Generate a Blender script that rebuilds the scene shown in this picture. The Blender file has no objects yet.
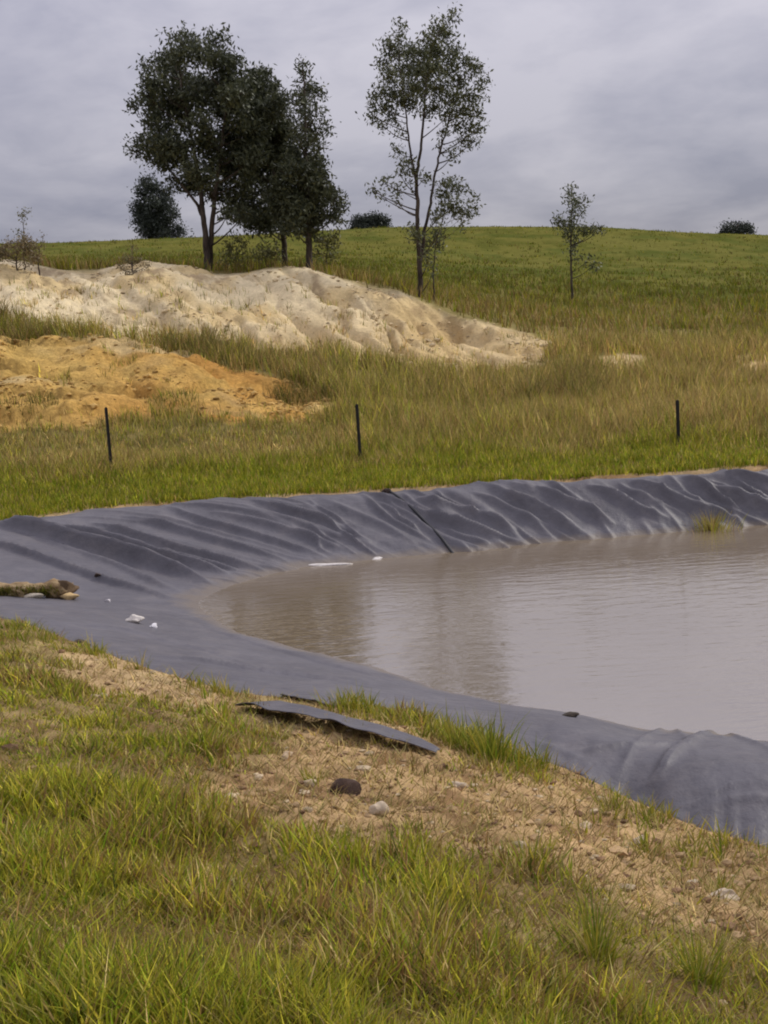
import bpy, math, random
import numpy as np
from mathutils import Matrix, Vector

# ---------------------------------------------------------------- camera
scene = bpy.context.scene
H = 4.0                      # eye height above the pond surface
F = 1236.0                   # focal length in picture pixels (768 x 1024)
PITCH = math.atan(192.0 / F)
ROLL = math.radians(3.7)
CX, CY = 384.0, 512.0
_f = np.array([0, math.cos(PITCH), -math.sin(PITCH)])
_u0 = np.array([0, math.sin(PITCH), math.cos(PITCH)])
_r0 = np.array([1.0, 0, 0])
_r = math.cos(ROLL) * _r0 - math.sin(ROLL) * _u0
_u = math.cos(ROLL) * _u0 + math.sin(ROLL) * _r0
CAM = np.array([0, 0, H])
cd = bpy.data.cameras.new('camera')
cam = bpy.data.objects.new('camera', cd)
scene.collection.objects.link(cam)
cam.matrix_world = Matrix(((_r[0], _u[0], -_f[0], 0), (_r[1], _u[1], -_f[1], 0), (_r[2], _u[2], -_f[2], H), (0, 0, 0, 1)))
cd.sensor_fit = 'VERTICAL'
cd.angle = 2 * math.atan(512.0 / F)
cd.clip_start = 0.05
cd.clip_end = 5000
scene.camera = cam

# ---------------------------------------------------------------- sky, sun, exposure
SUN_EL, SUN_ROT = math.radians(42), math.radians(62)
world = bpy.data.worlds.new('World')
scene.world = world
world.use_nodes = True
nt = world.node_tree
N, L = nt.nodes, nt.links
for n in list(N):
    N.remove(n)
def nd(t, **k):
    n = N.new(t)
    for a, v in k.items():
        setattr(n, a, v)
    return n
out = nd('ShaderNodeOutputWorld')
bg = nd('ShaderNodeBackground')
bg.inputs['Strength'].default_value = 0.1
L.new(bg.outputs[0], out.inputs[0])
sky = nd('ShaderNodeTexSky', sky_type='NISHITA')
sky.sun_disc = False
sky.sun_elevation = SUN_EL
sky.sun_rotation = SUN_ROT
tc = nd('ShaderNodeTexCoord')
sep = nd('ShaderNodeSeparateXYZ')
L.new(tc.outputs['Generated'], sep.inputs[0])
def math_(op, a, b=None):
    n = nd('ShaderNodeMath', operation=op)
    for i, v in enumerate((a, b)):
        if v is None:
            continue
        if isinstance(v, (int, float)):
            n.inputs[i].default_value = v
        else:
            L.new(v, n.inputs[i])
    return n.outputs[0]
zc = math_('MAXIMUM', sep.outputs['Z'], 0.0)
den = math_('ADD', zc, 0.3)
comb = nd('ShaderNodeCombineXYZ')
L.new(math_('DIVIDE', sep.outputs['X'], den), comb.inputs[0])
L.new(math_('DIVIDE', sep.outputs['Y'], den), comb.inputs[1])
def noise_(scale, detail, rough, sx=1, sy=1, off=(0, 0, 0), dist=0.0):
    m = nd('ShaderNodeMapping')
    m.inputs['Scale'].default_value = (sx, sy, 1)
    m.inputs['Location'].default_value = off
    L.new(comb.outputs[0], m.inputs[0])
    n = nd('ShaderNodeTexNoise')
    n.inputs['Scale'].default_value = scale
    n.inputs['Detail'].default_value = detail
    n.inputs['Roughness'].default_value = rough
    n.inputs['Distortion'].default_value = dist
    L.new(m.outputs[0], n.inputs['Vector'])
    return n.outputs['Fac']
n1 = noise_(1.5, 5, 0.55, 1.0, 1.0, (3.1, 7.7, 0), 0.3)
n2 = noise_(5.0, 5, 0.6, 0.9, 1.0, (1.4, 0.3, 0), 0.3)
nmix = math_('ADD', math_('MULTIPLY', n1, 0.72), math_('MULTIPLY', n2, 0.28))
ramp = nd('ShaderNodeValToRGB')
ramp.color_ramp.elements[0].position = 0.38
ramp.color_ramp.elements[0].color = (0.290, 0.288, 0.365, 1)
ramp.color_ramp.elements[1].position = 0.60
ramp.color_ramp.elements[1].color = (0.505, 0.485, 0.545, 1)
L.new(nmix, ramp.inputs[0])
# the overcast sky brightens towards the zenith (CIE overcast sky)
grad = math_('MULTIPLY', math_('ADD', 1.0, math_('MULTIPLY', zc, 3.2)), 4.0)
vm = nd('ShaderNodeVectorMath', operation='SCALE')
L.new(ramp.outputs[0], vm.inputs[0])
L.new(grad, vm.inputs['Scale'])
mx = nd('ShaderNodeMix', data_type='RGBA')
mx.inputs['Factor'].default_value = 0.95
L.new(sky.outputs[0], mx.inputs[6])
L.new(vm.outputs[0], mx.inputs[7])
L.new(mx.outputs[2], bg.inputs[0])

sl = bpy.data.lights.new('sun', 'SUN')
sl.energy = 1.5
sl.angle = math.radians(14)
sl.color = (1.0, 0.95, 0.87)
sun = bpy.data.objects.new('sun', sl)
scene.collection.objects.link(sun)
# the sky's sun_rotation turns clockwise from +Y
sd = Vector((math.sin(SUN_ROT) * math.cos(SUN_EL), math.cos(SUN_ROT) * math.cos(SUN_EL), math.sin(SUN_EL)))
sun.rotation_euler = sd.to_track_quat('Z', 'Y').to_euler()
sun.location = (0, 0, 60)

scene.view_settings.view_transform = 'Standard'
scene.view_settings.look = 'None'
scene.view_settings.exposure = 0.85
scene.cycles.filter_width = 2.0
scene.view_settings.gamma = 1.0
scene.view_settings.use_curve_mapping = False

# ---------------------------------------------------------------- helpers
rng = np.random.default_rng(11)
random.seed(4)
COL = scene.collection

def ray(px, py):
    px = np.asarray(px, float); py = np.asarray(py, float)
    return F * _f + (px - CX)[..., None] * _r + (CY - py)[..., None] * _u

def atD(px, py, D):
    d = ray(px, py)
    h = np.hypot(d[..., 0], d[..., 1])
    return CAM + d * (np.asarray(D, float) / h)[..., None]

def atY(px, py, Y):
    d = ray(px, py)
    return CAM + d * (np.asarray(Y, float) / d[..., 1])[..., None]

def atZ(px, py, z):
    d = ray(px, py)
    return CAM + d * ((np.asarray(z, float) - H) / d[..., 2])[..., None]

def project(P):
    q = P - CAM
    d = q @ _f
    return CX + F * (q @ _r) / d, CY - F * (q @ _u) / d

def _hash(ix, iy, seed):
    h = (ix.astype(np.int64) * 374761393 + iy.astype(np.int64) * 668265263 + seed * 974711) & 0xffffffff
    h = ((h ^ (h >> 13)) * 1274126177) & 0xffffffff
    h = h ^ (h >> 16)
    return (h & 0xffff) / 65535.0

def vnoise(x, y, seed=0):
    x = np.asarray(x, float); y = np.asarray(y, float)
    ix = np.floor(x); iy = np.floor(y)
    fx = x - ix; fy = y - iy
    fx = fx * fx * fx * (fx * (fx * 6 - 15) + 10); fy = fy * fy * fy * (fy * (fy * 6 - 15) + 10)
    a = _hash(ix, iy, seed); b = _hash(ix + 1, iy, seed)
    c = _hash(ix, iy + 1, seed); d = _hash(ix + 1, iy + 1, seed)
    return (a + (b - a) * fx) * (1 - fy) + (c + (d - c) * fx) * fy

def fbm(x, y, seed=0, oct=4, gain=0.5):
    s = 0; a = 1; t = 0
    for i in range(oct):
        ca, sa = math.cos(0.6 * i), math.sin(0.6 * i)
        s = s + a * vnoise((x * ca - y * sa) * 2 ** i, (x * sa + y * ca) * 2 ** i, seed + i * 17)
        t += a; a *= gain
    return s / t

def sstep(a, b, x):
    t = np.clip((np.asarray(x, float) - a) / (b - a), 0, 1)
    return t * t * (3 - 2 * t)

def sdf(P, poly):
    """signed distance (negative inside) of 2-D points P to a closed polygon"""
    out = np.empty(len(P))
    A = poly; B = np.roll(poly, -1, 0)
    for s in range(0, len(P), 20000):
        p = P[s:s + 20000, None, :]
        ab = (B - A)[None]
        ap = p - A[None]
        t = np.clip((ap * ab).sum(-1) / np.maximum((ab * ab).sum(-1), 1e-12), 0, 1)
        d = ap - ab * t[..., None]
        dist = np.sqrt((d * d).sum(-1).min(1))
        c1 = (A[None, :, 1] > p[..., 1]) != (B[None, :, 1] > p[..., 1])
        dy = (B - A)[None, :, 1]
        xi = A[None, :, 0] + (p[..., 1] - A[None, :, 1]) / np.where(np.abs(dy) < 1e-12, 1e-12, dy) * ab[..., 0]
        inside = ((c1 & (p[..., 0] < xi)).sum(1) % 2) == 1
        out[s:s + 20000] = np.where(inside, -dist, dist)
    return out

def mesh_from(name, V, T=None, Q=None, col=None, smooth=False):
    V = np.asarray(V, np.float32)
    me = bpy.data.meshes.new(name)
    nT = 0 if T is None else len(T)
    nQ = 0 if Q is None else len(Q)
    me.vertices.add(len(V))
    me.vertices.foreach_set('co', V.ravel())
    parts = []
    if nT: parts.append(np.asarray(T, np.int32).ravel())
    if nQ: parts.append(np.asarray(Q, np.int32).ravel())
    li = np.concatenate(parts)
    me.loops.add(len(li))
    me.loops.foreach_set('vertex_index', li)
    me.polygons.add(nT + nQ)
    st = np.concatenate([np.arange(nT) * 3, nT * 3 + np.arange(nQ) * 4]).astype(np.int32)
    me.polygons.foreach_set('loop_start', st)
    me.polygons.foreach_set('use_smooth', np.full(nT + nQ, smooth, bool))
    me.update(calc_edges=True)
    if col is not None:
        c = np.ones((len(V), 4), np.float32); c[:, :3] = col
        at = me.color_attributes.new('col', 'FLOAT_COLOR', 'POINT')
        at.data.foreach_set('color', c.ravel())
    return me

def link(name, me, m=None, parent=None, label=None, cat=None, group=None, kind=None, loc=None):
    o = bpy.data.objects.new(name, me)
    COL.objects.link(o)
    if me is not None and m is not None:
        me.materials.clear(); me.materials.append(m)
    if parent is not None: o.parent = parent
    if label: o['label'] = label
    if cat: o['category'] = cat
    if group: o['group'] = group
    if kind: o['kind'] = kind
    if loc is not None: o.location = loc
    return o

# ---------------------------------------------------------------- materials
def mat_base(name):
    m = bpy.data.materials.new(name)
    m.use_nodes = True
    nt = m.node_tree
    b = nt.nodes['Principled BSDF']
    return m, nt, b

def mat_attr(name, rough=0.9, spec=0.2, bump=0.0, bscale=20, var=0.25, vscale=8.0, trans=0.0, fine=None):
    """colour from the 'col' attribute, broken up by noise; optional bump and translucency"""
    m, nt, b = mat_base(name)
    a = nt.nodes.new('ShaderNodeAttribute'); a.attribute_name = 'col'
    co = a.outputs['Color']
    g = nt.nodes.new('ShaderNodeNewGeometry')
    if var > 0:
        for sc_, am in ((vscale, var), (vscale * 6.3, var * 0.8)):
            n = nt.nodes.new('ShaderNodeTexNoise')
            n.inputs['Scale'].default_value = sc_; n.inputs['Detail'].default_value = 6; n.inputs['Roughness'].default_value = 0.65
            nt.links.new(g.outputs['Position'], n.inputs['Vector'])
            r = nt.nodes.new('ShaderNodeMapRange')
            r.inputs['From Min'].default_value = 0.3; r.inputs['From Max'].default_value = 0.7
            r.inputs['To Min'].default_value = 1 - am; r.inputs['To Max'].default_value = 1 + am
            nt.links.new(n.outputs['Fac'], r.inputs['Value'])
            v = nt.nodes.new('ShaderNodeVectorMath'); v.operation = 'SCALE'
            nt.links.new(co, v.inputs[0]); nt.links.new(r.outputs[0], v.inputs['Scale'])
            co = v.outputs[0]
    nt.links.new(co, b.inputs['Base Color'])
    b.inputs['Roughness'].default_value = rough
    b.inputs['Specular IOR Level'].default_value = spec
    if bump:
        n = nt.nodes.new('ShaderNodeTexNoise')
        n.inputs['Scale'].default_value = bscale; n.inputs['Detail'].default_value = 8; n.inputs['Roughness'].default_value = 0.7
        nt.links.new(g.outputs['Position'], n.inputs['Vector'])
        bp = nt.nodes.new('ShaderNodeBump'); bp.inputs['Strength'].default_value = 1.0; bp.inputs['Distance'].default_value = bump
        nt.links.new(n.outputs['Fac'], bp.inputs['Height'])
        nt.links.new(bp.outputs[0], b.inputs['Normal'])
    if trans:
        tr = nt.nodes.new('ShaderNodeBsdfTranslucent')
        nt.links.new(co, tr.inputs['Color'])
        ms = nt.nodes.new('ShaderNodeMixShader'); ms.inputs[0].default_value = trans
        o = [x for x in nt.nodes if x.type == 'OUTPUT_MATERIAL'][0]
        nt.links.new(b.outputs[0], ms.inputs[1]); nt.links.new(tr.outputs[0], ms.inputs[2])
        nt.links.new(ms.outputs[0], o.inputs[0])
    return m

def mat_plain(name, c1, c2, scale=10, rough=0.85, spec=0.25, bump=0.0, stretch=(1, 1, 1), detail=6):
    m, nt, b = mat_base(name)
    t = nt.nodes.new('ShaderNodeTexCoord')
    mp = nt.nodes.new('ShaderNodeMapping'); mp.inputs['Scale'].default_value = stretch
    nt.links.new(t.outputs['Object'], mp.inputs[0])
    n = nt.nodes.new('ShaderNodeTexNoise')
    n.inputs['Scale'].default_value = scale; n.inputs['Detail'].default_value = detail; n.inputs['Roughness'].default_value = 0.65
    nt.links.new(mp.outputs[0], n.inputs['Vector'])
    r = nt.nodes.new('ShaderNodeValToRGB')
    r.color_ramp.elements[0].position = 0.35; r.color_ramp.elements[0].color = (*c1, 1)
    r.color_ramp.elements[1].position = 0.65; r.color_ramp.elements[1].color = (*c2, 1)
    nt.links.new(n.outputs['Fac'], r.inputs[0])
    nt.links.new(r.outputs[0], b.inputs['Base Color'])
    b.inputs['Roughness'].default_value = rough
    b.inputs['Specular IOR Level'].default_value = spec
    if bump:
        bp = nt.nodes.new('ShaderNodeBump'); bp.inputs['Strength'].default_value = 1.0; bp.inputs['Distance'].default_value = bump
        nt.links.new(n.outputs['Fac'], bp.inputs['Height']); nt.links.new(bp.outputs[0], b.inputs['Normal'])
    return m

M_ground = mat_attr('ground', 1.0, 0.0, 0.03, 14, 0.26, 1.2)
M_sand = mat_attr('sand', 0.95, 0.1, 0.11, 5, 0.17, 1.6)
M_clay = mat_attr('clay', 0.95, 0.1, 0.16, 5, 0.30, 1.3)
M_grass = mat_attr('grass', 0.6, 0.08, 0, 1, 0.0, 1, 0.35)
M_leaf = mat_attr('leaf', 0.5, 0.2, 0, 1, 0.0, 1, 0.2)
M_stone = mat_attr('stone', 0.9, 0.2, 0.004, 60, 0.2, 25)
M_bark = mat_plain('bark', (0.035, 0.026, 0.02), (0.10, 0.08, 0.065), 6, 0.9, 0.15, 0.02, (1, 1, 0.25))
M_post = mat_plain('post_steel', (0.010, 0.009, 0.009), (0.022, 0.019, 0.018), 20, 0.7, 0.3, 0.001)
M_pipe = mat_plain('black_polythene', (0.010, 0.010, 0.011), (0.018, 0.018, 0.02), 9, 0.5, 0.4)
M_foam = mat_plain('pale_scum', (0.45, 0.42, 0.38), (0.62, 0.58, 0.54), 14, 0.8, 0.2, 0.01)

# ---------------------------------------------------------------- pond outline (stations round the shore)
# outer edge (px, py, z) | crest (px, py, z) or None | shoreline (px, py)
ST = [
 ((900, 457, .90), None, (890, 517)),
 ((768, 467, .90), None, (768, 525)),
 ((700, 471, .90), None, (700, 530)),
 ((600, 477, .90), None, (605, 538)),
 ((500, 483, .90), None, (520, 546)),
 ((400, 489, .90), None, (450, 553)),
 ((300, 495, .90), None, (380, 559)),
 ((200, 502, .90), None, (310, 567)),
 ((100, 510, .90), None, (262, 577)),
 ((0, 523, .90), None, (230, 587)),
 ((-150, 548, .90), None, (208, 597)),
 ((-250, 582, .85), None, (200, 603)),
 ((-120, 603, .80), None, (203, 610)),
 ((0, 616, .75), None, (213, 619)),
 ((80, 643, .72), None, (233, 630)),
 ((150, 668, .70), None, (270, 641)),
 ((240, 692, .65), None, (325, 655)),
 ((330, 700, .62), None, (385, 670)),
 ((425, 716, .58), None, (440, 689)),
 ((500, 748, .50), (510, 712, .34), (505, 704)),
 ((560, 765, .42), (572, 727, .40), (575, 714)),
 ((620, 793, .36), (640, 749, .46), (640, 728)),
 ((700, 826, .33), (702, 757, .50), (702, 732)),
 ((768, 845, .32), (768, 763, .52), (768, 740)),
 ((900, 885, .32), (890, 775, .52), (890, 750)),
]
O_, K_, W_ = [], [], []
for o, k, w in ST:
    O = atZ(o[0], o[1], o[2]); Wp = atZ(w[0], w[1], 0.0)
    if k is None:
        K = O * 0.8 + Wp * 0.2; K[2] = o[2] - 0.10
    else:
        K = atZ(k[0], k[1], k[2])
    O_.append(O); K_.append(K); W_.append(Wp)
for o, w in (((7.2, 6.6, .4), (7.6, 8.6, 0)), ((12.0, 9.0, .6), (10.8, 10.6, 0)), ((15.0, 15.0, .8), (13.0, 15.0, 0)), ((13.8, 20.5, .9), (12.0, 18.6, 0))):
    O = np.array(o, float); Wp = np.array(w, float)
    K = O * 0.75 + Wp * 0.25; K[2] = o[2] - 0.04
    O_.append(O); K_.append(K); W_.append(Wp)
O_, K_, W_ = map(np.array, (O_, K_, W_))
cen = W_.mean(0)
inw = cen - W_; inw[:, 2] = 0; inw /= np.linalg.norm(inw, axis=1)[:, None]
B_ = W_ + inw * 0.9; B_[:, 2] = -0.55
tipm = np.hypot(W_[:, 0] - W_[11, 0], W_[:, 1] - W_[11, 1])

def closed_cr(P, n):
    k = len(P)
    s = np.arange(n) / n * k
    i = np.floor(s).astype(int); t = (s - i)[:, None]
    p0, p1, p2, p3 = P[(i - 1) % k], P[i % k], P[(i + 1) % k], P[(i + 2) % k]
    return 0.5 * (2 * p1 + (p2 - p0) * t + (2 * p0 - 5 * p1 + 4 * p2 - p3) * t ** 2 + (3 * p1 - p0 - 3 * p2 + p3) * t ** 3)

NS = 1700
cO, cK, cW, cB = (closed_cr(P, NS) for P in (O_, K_, W_, B_))
outer_poly = cO[::20, :2]

# ---------------------------------------------------------------- terrain: a smooth surface through surveyed points
ctrl = []
def cp(px, py, D): ctrl.append(atD(px, py, D))
for O in O_:
    ctrl.append(O)
# near bank: falls from the place where the photographer stands to the liner edge
for O in list(O_[11:25]) + list(O_[25:27]):
    D = math.hypot(O[0], O[1])
    for fr in (0.12, 0.35, 0.6, 0.82):
        z = 2.35 + (O[2] - 2.35) * (fr ** 0.92)
        ctrl.append(np.array([O[0] * fr, O[1] * fr, z]))
cols = {
 -260: [(470, 27.5), (435, 32), (352, 39), (335, 42), (300, 45), (265, 50), (275, 60), (268, 95), (262, 160), (254, 250)],
 0: [(478, 27), (435, 32), (352, 39), (337, 42), (300, 45), (263, 49.5), (276, 60), (264, 95), (256, 160), (247, 250)],
 150: [(470, 27), (432, 32), (350, 39), (337, 42), (300, 45), (266, 49), (277, 60), (263, 95), (252, 160), (242, 250)],
 290: [(466, 27), (428, 32), (392, 36.5), (350, 41), (305, 45), (268, 48.5), (278, 58), (262, 95), (248, 160), (235, 250)],
 400: [(461, 27), (430, 31), (392, 36.5), (365, 40.5), (332, 44), (296, 47.5), (292, 55), (270, 95), (248, 160), (229, 250)],
 500: [(457, 27), (428, 31), (388, 37), (368, 40.5), (350, 43.5), (333, 46.5), (308, 60), (280, 95), (252, 160), (228, 250)],
 600: [(453, 27), (424, 31), (386, 37.5), (362, 42), (338, 50), (318, 62), (285, 95), (254, 160), (228, 250)],
 768: [(444, 27), (414, 31), (384, 37), (357, 43), (330, 55), (308, 72), (280, 105), (258, 160), (236, 250)],
 1000: [(430, 27), (400, 31), (372, 37), (347, 43), (320, 55), (300, 72), (276, 105), (260, 160), (248, 250)],
}
for px, rows in cols.items():
    for py, D in rows:
        cp(px, py, D)
    p = atD(px, rows[-1][0], 250)
    for D, dz in ((330, -3.5), (500, -16), (800, -32)):
        ctrl.append(np.array([p[0] / 250 * D, p[1] / 250 * D, p[2] + dz]))
ctrl = np.array(ctrl)
CD = np.hypot(ctrl[:, 0], ctrl[:, 1])
CU = np.stack([np.arctan2(ctrl[:, 0], ctrl[:, 1]) * 4.0, np.log(CD)], 1)
CE = (ctrl[:, 2] - H) / (CD + 3.0)
def tker(d2): return 0.5 * d2 * np.log(d2 + 1e-12)
n_ = len(CU)
A_ = np.zeros((n_ + 3, n_ + 3))
A_[:n_, :n_] = tker(((CU[:, None] - CU[None]) ** 2).sum(-1)) + np.eye(n_) * 2e-3
A_[:n_, n_] = 1; A_[:n_, n_ + 1:] = CU
A_[n_:, :n_] = A_[:n_, n_:].T
cf = np.linalg.solve(A_, np.concatenate([CE, np.zeros(3)]))
def tps(x, y):
    x = np.asarray(x, float).ravel(); y = np.asarray(y, float).ravel()
    D = np.maximum(np.hypot(x, y), 0.6)
    u = np.stack([np.clip(np.arctan2(x, y), -0.62, 0.72) * 4.0, np.log(D)], 1)
    e = np.empty(len(x))
    for s in range(0, len(x), 30000):
        uu = u[s:s + 30000]
        d2 = (uu[:, None, 0] - CU[None, :, 0]) ** 2 + (uu[:, None, 1] - CU[None, :, 1]) ** 2
        e[s:s + 30000] = tker(d2) @ cf[:n_] + cf[n_] + uu @ cf[n_ + 1:]
    return H + e * (D + 3.0)

_Dm = np.exp(np.linspace(math.log(1.5), math.log(330), 700))
def hit(px, py):
    """where the sight line through a picture point first meets the bare terrain"""
    P = atD(np.full(len(_Dm), float(px)), np.full(len(_Dm), float(py)), _Dm)
    below = P[:, 2] < tps(P[:, 0], P[:, 1])
    i = int(np.argmax(below)) if below.any() else len(_Dm) - 1
    return P[i]

def polar(P):
    return np.stack([np.arctan2(P[..., 0], P[..., 1]), np.log(np.maximum(np.hypot(P[..., 0], P[..., 1]), 0.3))], -1)

def region(pts):
    return polar(np.array([atD(p[0], p[1], p[2]) if len(p) == 3 else hit(*p) for p in pts]))

R_sand = region([(-330, 262, 53), (0, 262, 53), (150, 262, 52.5), (290, 265, 52), (380, 284, 50.5), (450, 308, 49), (520, 338, 48), (566, 356, 46.5),
                 (556, 368), (505, 372), (450, 374), (400, 372), (345, 358), (300, 349), (250, 343), (190, 338), (120, 334), (70, 331), (20, 318), (-60, 312), (-330, 315)])
R_clay = region([(-330, 345), (-60, 343), (0, 343), (60, 341), (140, 345), (205, 360), (265, 378), (315, 394), (348, 411), (310, 421), (230, 424), (160, 420), (70, 430), (0, 436), (-120, 440), (-330, 440)])
R_soil = region([(235, 700), (330, 705), (420, 735), (480, 768), (560, 775), (640, 806), (780, 850), (950, 900), (950, 1010), (768, 945), (690, 925), (610, 900), (540, 868), (470, 842), (400, 850), (330, 842), (250, 828), (195, 800), (230, 770), (290, 742)])
R_soil2 = region([(30, 650), (110, 655), (200, 685), (260, 693), (250, 715), (180, 712), (110, 700), (40, 678)])
R_patch = region([(592, 360), (625, 358), (662, 366), (640, 374), (600, 374)])
R_patch2 = region([(728, 364), (768, 358), (830, 362), (800, 374), (740, 376)])

def masks(x, y):
    P = np.stack([x, y], 1)
    pl = polar(P)
    w1 = (fbm(pl[:, 0] * 26, pl[:, 1] * 20, 3, 4) - 0.5)
    w2 = (fbm(pl[:, 0] * 60, pl[:, 1] * 45, 5, 3) - 0.5)
    wob = w1 * 0.05 + w2 * 0.02
    d = {}
    d['sand'] = sdf(pl, R_sand) + wob * 0.8
    d['clay'] = sdf(pl, R_clay) + wob * 0.9
    d['soil'] = np.minimum(sdf(pl, R_soil) + wob * 1.5, sdf(pl, R_soil2) + wob * 1.6)
    d['patch'] = np.minimum(sdf(pl, R_patch), sdf(pl, R_patch2)) + wob * 0.5
    d['pond'] = sdf(P, outer_poly)
    return d

def ground_z(x, y, m=None):
    x = np.asarray(x, float).ravel(); y = np.asarray(y, float).ravel()
    if m is None: m = masks(x, y)
    z = tps(x, y)
    D = np.hypot(x, y)
    out = np.clip(m['pond'] / 0.8, 0, 1)
    # rough ground
    z = z + (fbm(x * 0.9, y * 0.9, 21, 4) - 0.5) * 0.16 * out * sstep(1, 4, D)
    z = z + (fbm(x * 5, y * 5, 25, 3) - 0.5) * 0.05 * out * sstep(16, 12, D)
    # small scarp and clods on bare soil
    so = sstep(0.03, -0.04, m['soil'])
    z = z + so * (fbm(x * 11, y * 11, 29, 3) - 0.5) * 0.07 * out
    # spoil heaps: rills and lumps
    sa = sstep(0.01, -0.035, m['sand'])
    ac = x * 0.86 + y * 0.5; al = x * 0.5 - y * 0.86          # across and along the rills
    ac = ac + (fbm(x * 0.35, y * 0.35, 41, 3) - .5) * 2.2
    rid = 1 - np.abs(2 * vnoise(ac * 0.42, al * 0.09, 33) - 1)
    r2 = 1 - np.abs(2 * vnoise(ac * 1.1, al * 0.16, 34) - 1)
    r3 = 1 - np.abs(2 * vnoise(ac * 2.9, al * 0.4, 36) - 1)
    rt = sstep(-8, 0, x)
    z = z - sa * (0.35 + 0.65 * rt) * (sstep(.55, 1, rid) * .65 + sstep(.6, 1, r2) * .36 + sstep(.6, 1, r3) * .13)
    z = z + sa * ((fbm(x * 0.6, y * 0.5, 37, 3) - 0.5) * 0.5 + (fbm(x * 3, y * 2, 38, 3) - .5) * .2)
    sc = fbm(x * 0.25, y * 0.6, 42, 3)                        # small slumped scarps
    z = z + sa * (sstep(.50, .525, sc) - .5) * .16
    cl = sstep(0.01, -0.03, m['clay'])
    lump = fbm(x * 0.5, y * 0.4, 43, 4)
    z = z + cl * ((lump - 0.5) * 0.8 + (fbm(x * 2.4, y * 1.6, 47, 3) - 0.5) * 0.22)
    z = z + cl * (sstep(.47, .50, fbm(x * .3, y * .7, 48, 3)) - .5) * .28
    led = 1 - np.abs(2 * fbm(x * 0.35, y * 0.9, 49, 3) - 1)
    z = z - cl * sstep(0.88, 1.0, led) * 0.22
    far = sstep(30, 34, D) * (1 - sa) * (1 - cl)
    z = z + far * (fbm(x * 0.25, y * 0.25, 51, 3) - 0.5) * 0.5 * sstep(300, 120, D)
    # under the liner and the water
    z = z - sstep(0.05, -1.1, m['pond']) * 2.6
    return z

az = np.concatenate([np.linspace(-math.pi, -0.62, 40, endpoint=False), np.linspace(-0.62, 0.62, 520), np.linspace(0.62, math.pi, 41)[1:-1]])
dr = np.concatenate([np.exp(np.linspace(math.log(0.6), math.log(3), 18, endpoint=False)), np.linspace(3, 13, 150, endpoint=False),
                     np.linspace(13, 26, 55, endpoint=False), np.linspace(26, 56, 200, endpoint=False), np.exp(np.linspace(math.log(56), math.log(330), 80, endpoint=False)), np.exp(np.linspace(math.log(330), math.log(900), 14))])
nA, nD = len(az), len(dr)
AA, DD = np.meshgrid(az, dr)
gx = (np.sin(AA) * DD).ravel(); gy = (np.cos(AA) * DD).ravel()
gm = masks(gx, gy)
gz = ground_z(gx, gy, gm)
GV = np.stack([gx, gy, gz], 1)
GD = DD.ravel()
# base colours of the ground itself
c_soil = np.array([.42, .285, .145]); c_soil_d = np.array([.20, .12, .06])
c_turf = np.array([.15, .12, .045]); c_hill = np.array([.118, .112, .027]); c_dry = np.array([.20, .165, .065])
def lerp(a, b, t): return a + (b - a) * t[:, None]
nz1 = fbm(gx * 0.5, gy * 0.5, 61, 4); nz2 = fbm(gx * 3.0, gy * 3.0, 63, 4); nz3 = fbm(gx * 0.05, gy * 0.03, 65, 4); nz4 = fbm(gx * 0.16, gy * 0.10, 67, 4)
gc = np.tile(c_turf, (len(gx), 1))
gc = lerp(gc, c_dry, sstep(30, 38, GD) * sstep(95, 62, GD) * (0.35 + 0.65 * sstep(.4, .6, nz4)))
gc = lerp(gc, c_hill, sstep(58, 85, GD))
gc = lerp(gc, np.array([.125, .12, .032]), sstep(60, 90, GD) * sstep(.46, .62, nz3) * 0.7)
gc = lerp(gc, np.array([.062, .08, .018]), sstep(60, 90, GD) * sstep(.50, .66, nz4) * 0.6)
gc = lerp(gc, np.array([.115, .105, .026]), sstep(60, 90, GD) * sstep(.5, .7, nz1) * .5)
gc = lerp(gc, np.array([.05, .062, .012]), sstep(60, 90, GD) * sstep(.5, .7, fbm(gx * .3, gy * .12, 69, 3)) * .5)
soil = lerp(np.tile(c_soil, (len(gx), 1)), c_soil_d, sstep(.5, .72, nz2) * 0.8)
soil = lerp(soil, np.array([.44, .33, .18]), sstep(.55, .7, nz1) * 0.6)
gc = lerp(gc, soil, np.maximum(sstep(0.02, -0.02, gm['soil']), sstep(0.5, 0.1, gm['pond']) * sstep(-0.5, 0.0, gm['pond']) * 0.9))
gc = lerp(gc, lerp(np.tile([.17, .115, .055], (len(gx), 1)), np.array([.27, .20, .09]), sstep(.35, .65, nz2)), sstep(17, 15, GD) * sstep(-.01, .03, gm['soil']))
sandc = lerp(np.tile([.66, .545, .335], (len(gx), 1)), np.array([.60, .46, .235]), sstep(.45, .65, nz1))
sandc = lerp(sandc, np.array([.28, .20, .11]), sstep(.56, .70, fbm(gx * 1.0, gy * 0.6, 71, 5, .65)) * .75)
sandc = lerp(sandc, np.array([.48, .34, .15]), sstep(5.2, 3.0, gz) * 0.6)
clayc = lerp(np.tile([.54, .365, .11], (len(gx), 1)), np.array([.47, .245, .06]), sstep(.40, .66, nz4 * .5 + nz1 * .5) * (.35 + .65 * sstep(-9, -5, gx)))
clayc = lerp(clayc, np.array([.52, .40, .20]), sstep(.50, .7, fbm(gx * 0.3, gy * 0.6, 73, 4)) * .7)
gc = lerp(gc, sandc, np.maximum(sstep(0.012, -0.012, gm['sand']), sstep(0.006, -0.006, gm['patch'])))
gc = lerp(gc, clayc, sstep(0.012, -0.012, gm['clay']))

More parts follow.
